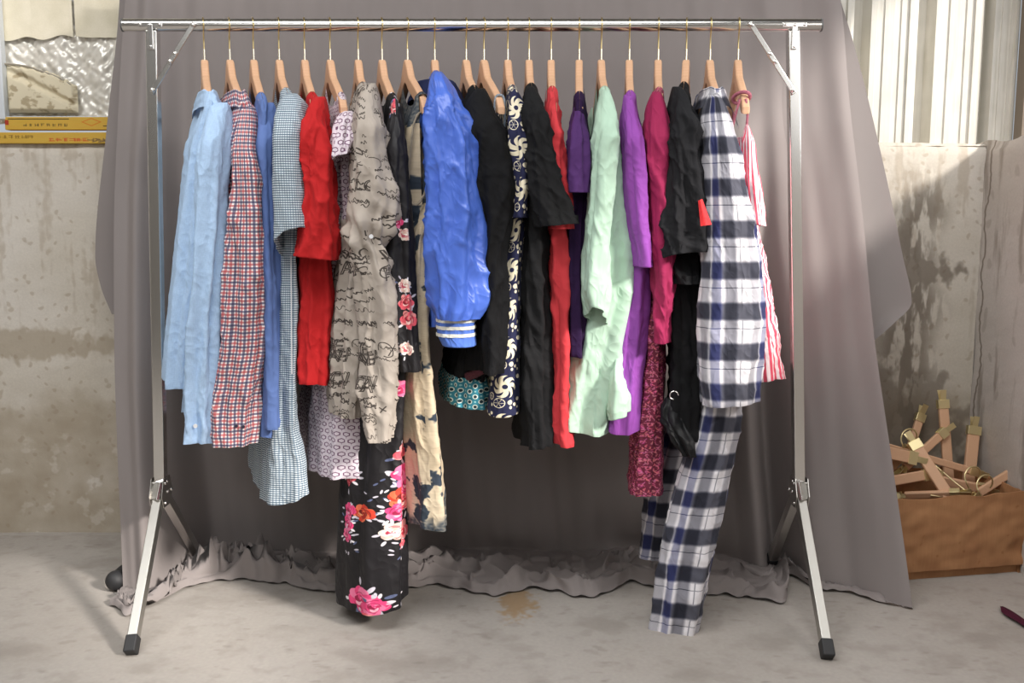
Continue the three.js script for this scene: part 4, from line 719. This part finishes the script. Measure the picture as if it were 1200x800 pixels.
{ // 21 plaid shirt
  const g = garment('shirt', 'navy and white plaid flannel shirt with collar above matching trousers', 'shirt', 833, 842, 'the plaid flannel shirt');
  g.body([[112, 828, 850], [160, 823, 858], [220, 821, 866], [320, 820, 880], [420, 818, 882], [466, 822, 880]], mPlaid, { seed: 79, far: 0.35, zn: 0.2 });
  g.sleeve([[108, 834, 848], [138, 825, 857], [200, 821, 870], [265, 820, 882], [320, 820, 889], [375, 818, 892], [420, 817, 889], [471, 821, 885]], mPlaid, { rz: 0.06, k: 3, fold: 0.005, wr: 0.005, z: 0.23, far: true, slope: 0.006 });
  collar(g, mPlaid, 1, { r: g.H.neck + 0.012, w: 0.05, rx: 0.026, flat: g.H.neck });
  // trousers folded over the same hanger: waist on the bar, two legs
  const t = thing('pyjama_trousers', 'navy and white plaid pyjama trousers hanging below the plaid shirt to the floor', 'trousers', 'clothes hanging on the rack', V(g.H.x, g.H.y, 0));
  obj('leg', lobe(g.H, [[300, 832, 868], [470, 820, 865], [516, 809, 862], [565, 794, 852], [646, 774, 835], [734, 763, 820]], 0.15, 0.06, { seed: 83, k: 4, fold: 0.006, wr: 0.006, K: 120, slope: 0.006 }), mPlaid, t);
  obj('leg', lobe(g.H, [[300, 812, 840], [470, 786, 822], [560, 762, 800], [650, 751, 782]], -0.06, 0.05, { seed: 84, k: 4, fold: 0.006, wr: 0.005 }), mPlaid, t);
  obj('waist', lobe(g.H, [[150, 832, 856], [220, 830, 862], [310, 826, 868]], 0.06, 0.1, { seed: 85, k: 6, fold: 0.006, wr: 0.004, K: 50 }), mPlaid, t);
}
{ // 22 pink stripe camisole
  const g = garment('camisole', 'pink and white striped camisole with thin tied straps, next to the plaid shirt', 'camisole', 866, 874, 'the striped camisole by its straps');
  g.body([[166, 862, 882], [220, 864, 888], [262, 868, 892], [300, 874, 898], [350, 880, 908], [447, 884, 923]], mStripe, { seed: 89, top: P(872, 160, 0.16).y, zn: 0.16, zf: 0.16, far: 0.6, neck: 0, k: 5, fold: 0.006, ease: 0.04 });
  g.sleeve([[146, 873, 877], [175, 869, 883], [220, 867, 889], [263, 871, 894]], mStripe, { name: 'ruffle', rz: 0.03, k: 5, fold: 0.005, z: 0.19, slope: -0.004, cap: 0.05, lean: 0.0 });
  const x = g.H.x + 0.16 * g.H.tan, y = g.H.y - drop(0.16), pk = cloth(lin(0.72, 0.22, 0.3));
  const knot = P(870, 113, 0.165), ring = []; for (let k = 0; k < 10; k++) ring.push(V(knot.x + 0.016 * Math.cos(k * 0.628), knot.y + 0.012 * Math.sin(k * 0.628) - 0.002, knot.z - 0.01 + 0.02 * Math.sin(k * 0.628 + 1)));
  g.add('strap_loop', wire(ring, 0.0045, 50, 7, true), pk);
  g.add('strap', wire([P(867, 116, 0.18), P(862, 135, 0.18), P(858, 155, 0.17), P(861, 170, 0.165)], 0.003, 30, 6), pk);
  g.add('strap', wire([P(866, 108, -0.1), P(860, 130, -0.11), P(858, 160, -0.12)], 0.003, 30, 6), pk);
  g.add('strap', wire([P(874, 116, 0.18), P(876, 132, 0.19), P(875, 148, 0.19)], 0.003, 30, 6), pk);
}

// ---------------------------------------------------------------- cardboard box with spare clip hangers
{
  const cardTex = dataTex(512, 512, (u, v) => { const f = fbm(u * 4 + 60, v * 4, 4) * 14 + n2(u * 60, v * 1.5) * 2.5 + n2(u * 200, v * 200) * 3, d = smooth(0.85, 0.97, n2(u * 7 + 2, v * 8)) * 22; return [164 + f - d, 118 + f - d, 80 + f * 0.8 - d]; }, 0.5, 0.5);
  const card = std({ map: cardTex, roughness: 0.85 });
  const A = G(1022, 684), B = G(1196, 671), w = A.distanceTo(B), yaw = Math.atan2(-(B.z - A.z), B.x - A.x), h = 0.245, d = 0.30;
  const t = thing('cardboard_box', 'open brown cardboard box full of spare clip hangers in the corner', 'box', null, A); t.rotation.y = yaw;
  const slab = (W, Hh, T, x, y, z, bulge, seed) => {  // slightly bulged, dented sheet with a cut edge
    const f = (side) => gridGeo(50, 26, (u, v) => { const X = side > 0 ? u : 1 - u, top = 0.006 * n2(X * 4 + seed, 2) * (v < 0.02 ? 1 : 0); return [x + X * W, y + (1 - v) * Hh + top, z + side * T / 2 + bulge * Math.sin(X * Math.PI) * Math.sin((1 - v) * 2.2) + 0.003 * n2(X * 6 + seed, v * 4) - 0.012 * smooth(0.12, 0, Math.hypot(X - 0.97, (v - 0.8) * 0.6)), X * W, (1 - v) * Hh]; });
    const rim = gridGeo(50, 1, (u, v) => [x + u * W, y + Hh + 0.006 * n2(u * 4 + seed, 2), z + (v - 0.5) * T + bulge * 0.8 * Math.sin(u * Math.PI) + 0.003 * n2(u * 6 + seed, 0)]);
    return [f(1), f(-1), rim];
  };
  obj('front_panel', slab(w, h - 0.028, 0.005, 0, 0.028, 0.004, 0.006, 1), card, t);
  obj('base', boxUV(w - 0.012, 0.03, d - 0.01, w / 2, 0.015, -d / 2 - 0.006), card, t);
  obj('back_panel', slab(w, h, 0.005, 0, 0.0, -d, -0.004, 4), card, t);
  for (const x of [0.003, w - 0.003]) { const g = slab(d, h, 0.005, 0, 0, 0, 0.003, 7 + x); g.forEach((q) => { q.rotateY(Math.PI / 2); q.translate(x, 0, 0); }); obj('side_panel', g, card, t); }

  // a clip hanger: flat wooden bar with a sprung brass clip at each end and, on some, a wire hook
  const gold = std({ color: lin(0.86, 0.74, 0.42), metalness: 0.85, roughness: 0.3 });
  const clip = (p, dir, across, flip) => {  // two jaws spread from a spring
    const n = dir.clone().cross(across).normalize(), gs = [];
    for (const s of [-1, 1]) gs.push(bar(p.clone().addScaledVector(n, s * 0.004), p.clone().addScaledVector(dir, 0.034).addScaledVector(n, s * 0.012), 0.018, 0.0016, 0));
    gs.push(rod(p.clone().addScaledVector(across, -0.011), p.clone().addScaledVector(across, 0.011), 0.0045, 12));
    gs.push(bar(p.clone().addScaledVector(dir, -0.014).addScaledVector(n, 0.008), p.clone().addScaledVector(n, 0.005), 0.014, 0.0016, 0));
    return gs;
  };
  function clipHanger(label, a, b, o = {}) {
    const pa = P(...a), pb = P(...b), mid = pa.clone().lerp(pb, 0.5), dir = pb.clone().sub(pa).normalize();
    const across = dir.clone().cross(V(0, 0, 1)).normalize();
    const g = thing('clip_hanger', label, 'hanger', 'spare hangers in the box', mid), L = (v) => v.clone().sub(mid);
    obj('bar', bar(L(pa), L(pb), o.w ?? 0.03, 0.013, 0.004), wood, g);
    const end = L(pb), face = V(0, 0, 1).addScaledVector(dir, -dir.z).normalize();
    obj('clip', [...clip(end.clone().addScaledVector(dir, 0.012), dir, across), bar(end.clone().addScaledVector(dir, -0.012), end.clone().addScaledVector(dir, 0.016), (o.w ?? 0.03) + 0.004, 0.018, 0.001)], gold, g);
    const e2 = L(pa); obj('clip', [...clip(e2.clone().addScaledVector(dir, -0.01), dir.clone().negate(), across)], gold, g);
    if (o.hook) { const c = L(P(...o.hook)), pts = []; for (let k = 0; k <= 10; k++) { const q = -0.5 + k * 0.42; pts.push(c.clone().add(V(0.03 * Math.cos(q), 0.03 * Math.sin(q), 0.004 * k))); } pts.push(c.clone().add(V(-0.012, -0.045, 0.03)), V(0, 0, 0.01)); obj('hook', wire(pts, 0.0024, 60, 7), gold, g); }
    return g;
  }
  clipHanger('upright clip hanger with a flat brass cap standing against the stained wall', [1113, 575, -0.42], [1105, 474, -0.47], { w: 0.031 });
  clipHanger('clip hanger leaning across the box with a silvery clip at its upper end', [1112, 582, -0.25], [1073, 522, -0.33], { w: 0.034 });
  clipHanger('clip hanger standing near the corner with a wire clip at the top', [1134, 575, -0.42], [1141, 505, -0.47], { w: 0.038 });
  clipHanger('clip hanger slanting upward behind the upright one', [1060, 548, -0.40], [1104, 508, -0.44], { w: 0.026, hook: [1062, 512, -0.40] });
  clipHanger('short clip hanger sticking up at the very back of the pile', [1062, 540, -0.48], [1078, 490, -0.53], { w: 0.026 });
  clipHanger('long clip hanger lying from the grey cloth across the box', [1028, 520, -0.36], [1140, 552, -0.38], { w: 0.022, hook: [1136, 556, -0.30] });
  clipHanger('pale clip hanger beside the grey cloth, second from the top', [1020, 526, -0.28], [1068, 536, -0.30], { w: 0.036 });
  clipHanger('clip hanger low in the box behind its front panel', [1030, 566, -0.27], [1086, 556, -0.30], { w: 0.03 });
  clipHanger('clip hanger poking out over the side of the box by the right wall', [1146, 578, -0.30], [1204, 541, -0.33], { w: 0.026 });
  clipHanger('clip hanger crossing under the long one', [1090, 560, -0.36], [1150, 572, -0.33], { w: 0.028 });
  clipHanger('clip hanger with bright jaws lying on the front edge of the box', [1060, 580, -0.30], [1118, 578, -0.24], { w: 0.022, hook: [1150, 566, -0.26] });
  clipHanger('clip hanger on edge at the grey cloth side of the box', [1036, 556, -0.42], [1062, 528, -0.40], { w: 0.028 });
}
{ // maroon ribbon on the floor
  const mar = cloth(lin(0.06, 0.008, 0.022));
  const a = G(1172, 716), b = G(1222, 746), m = obj('fabric_strip', gridGeo(30, 10, (u, v) => { const c = V(mix(a.x, b.x, u), 0, mix(a.z, b.z, u)), wd = 0.045 * (1 - 0.35 * smooth(0.12, 0, u)); return [c.x - a.x + (v - 0.5) * wd * 0.5, 0.004 + 0.006 * (0.5 + 0.5 * Math.sin(u * 5)) + 0.004 * Math.sin(v * Math.PI), c.z - a.z + (v - 0.5) * wd * -1.3]; }), mar);
  m.position.set(a.x, 0, a.z); tag(m, 'dark maroon strip of fabric lying on the bare floor', 'fabric');
}

renderer.render(scene, camera);
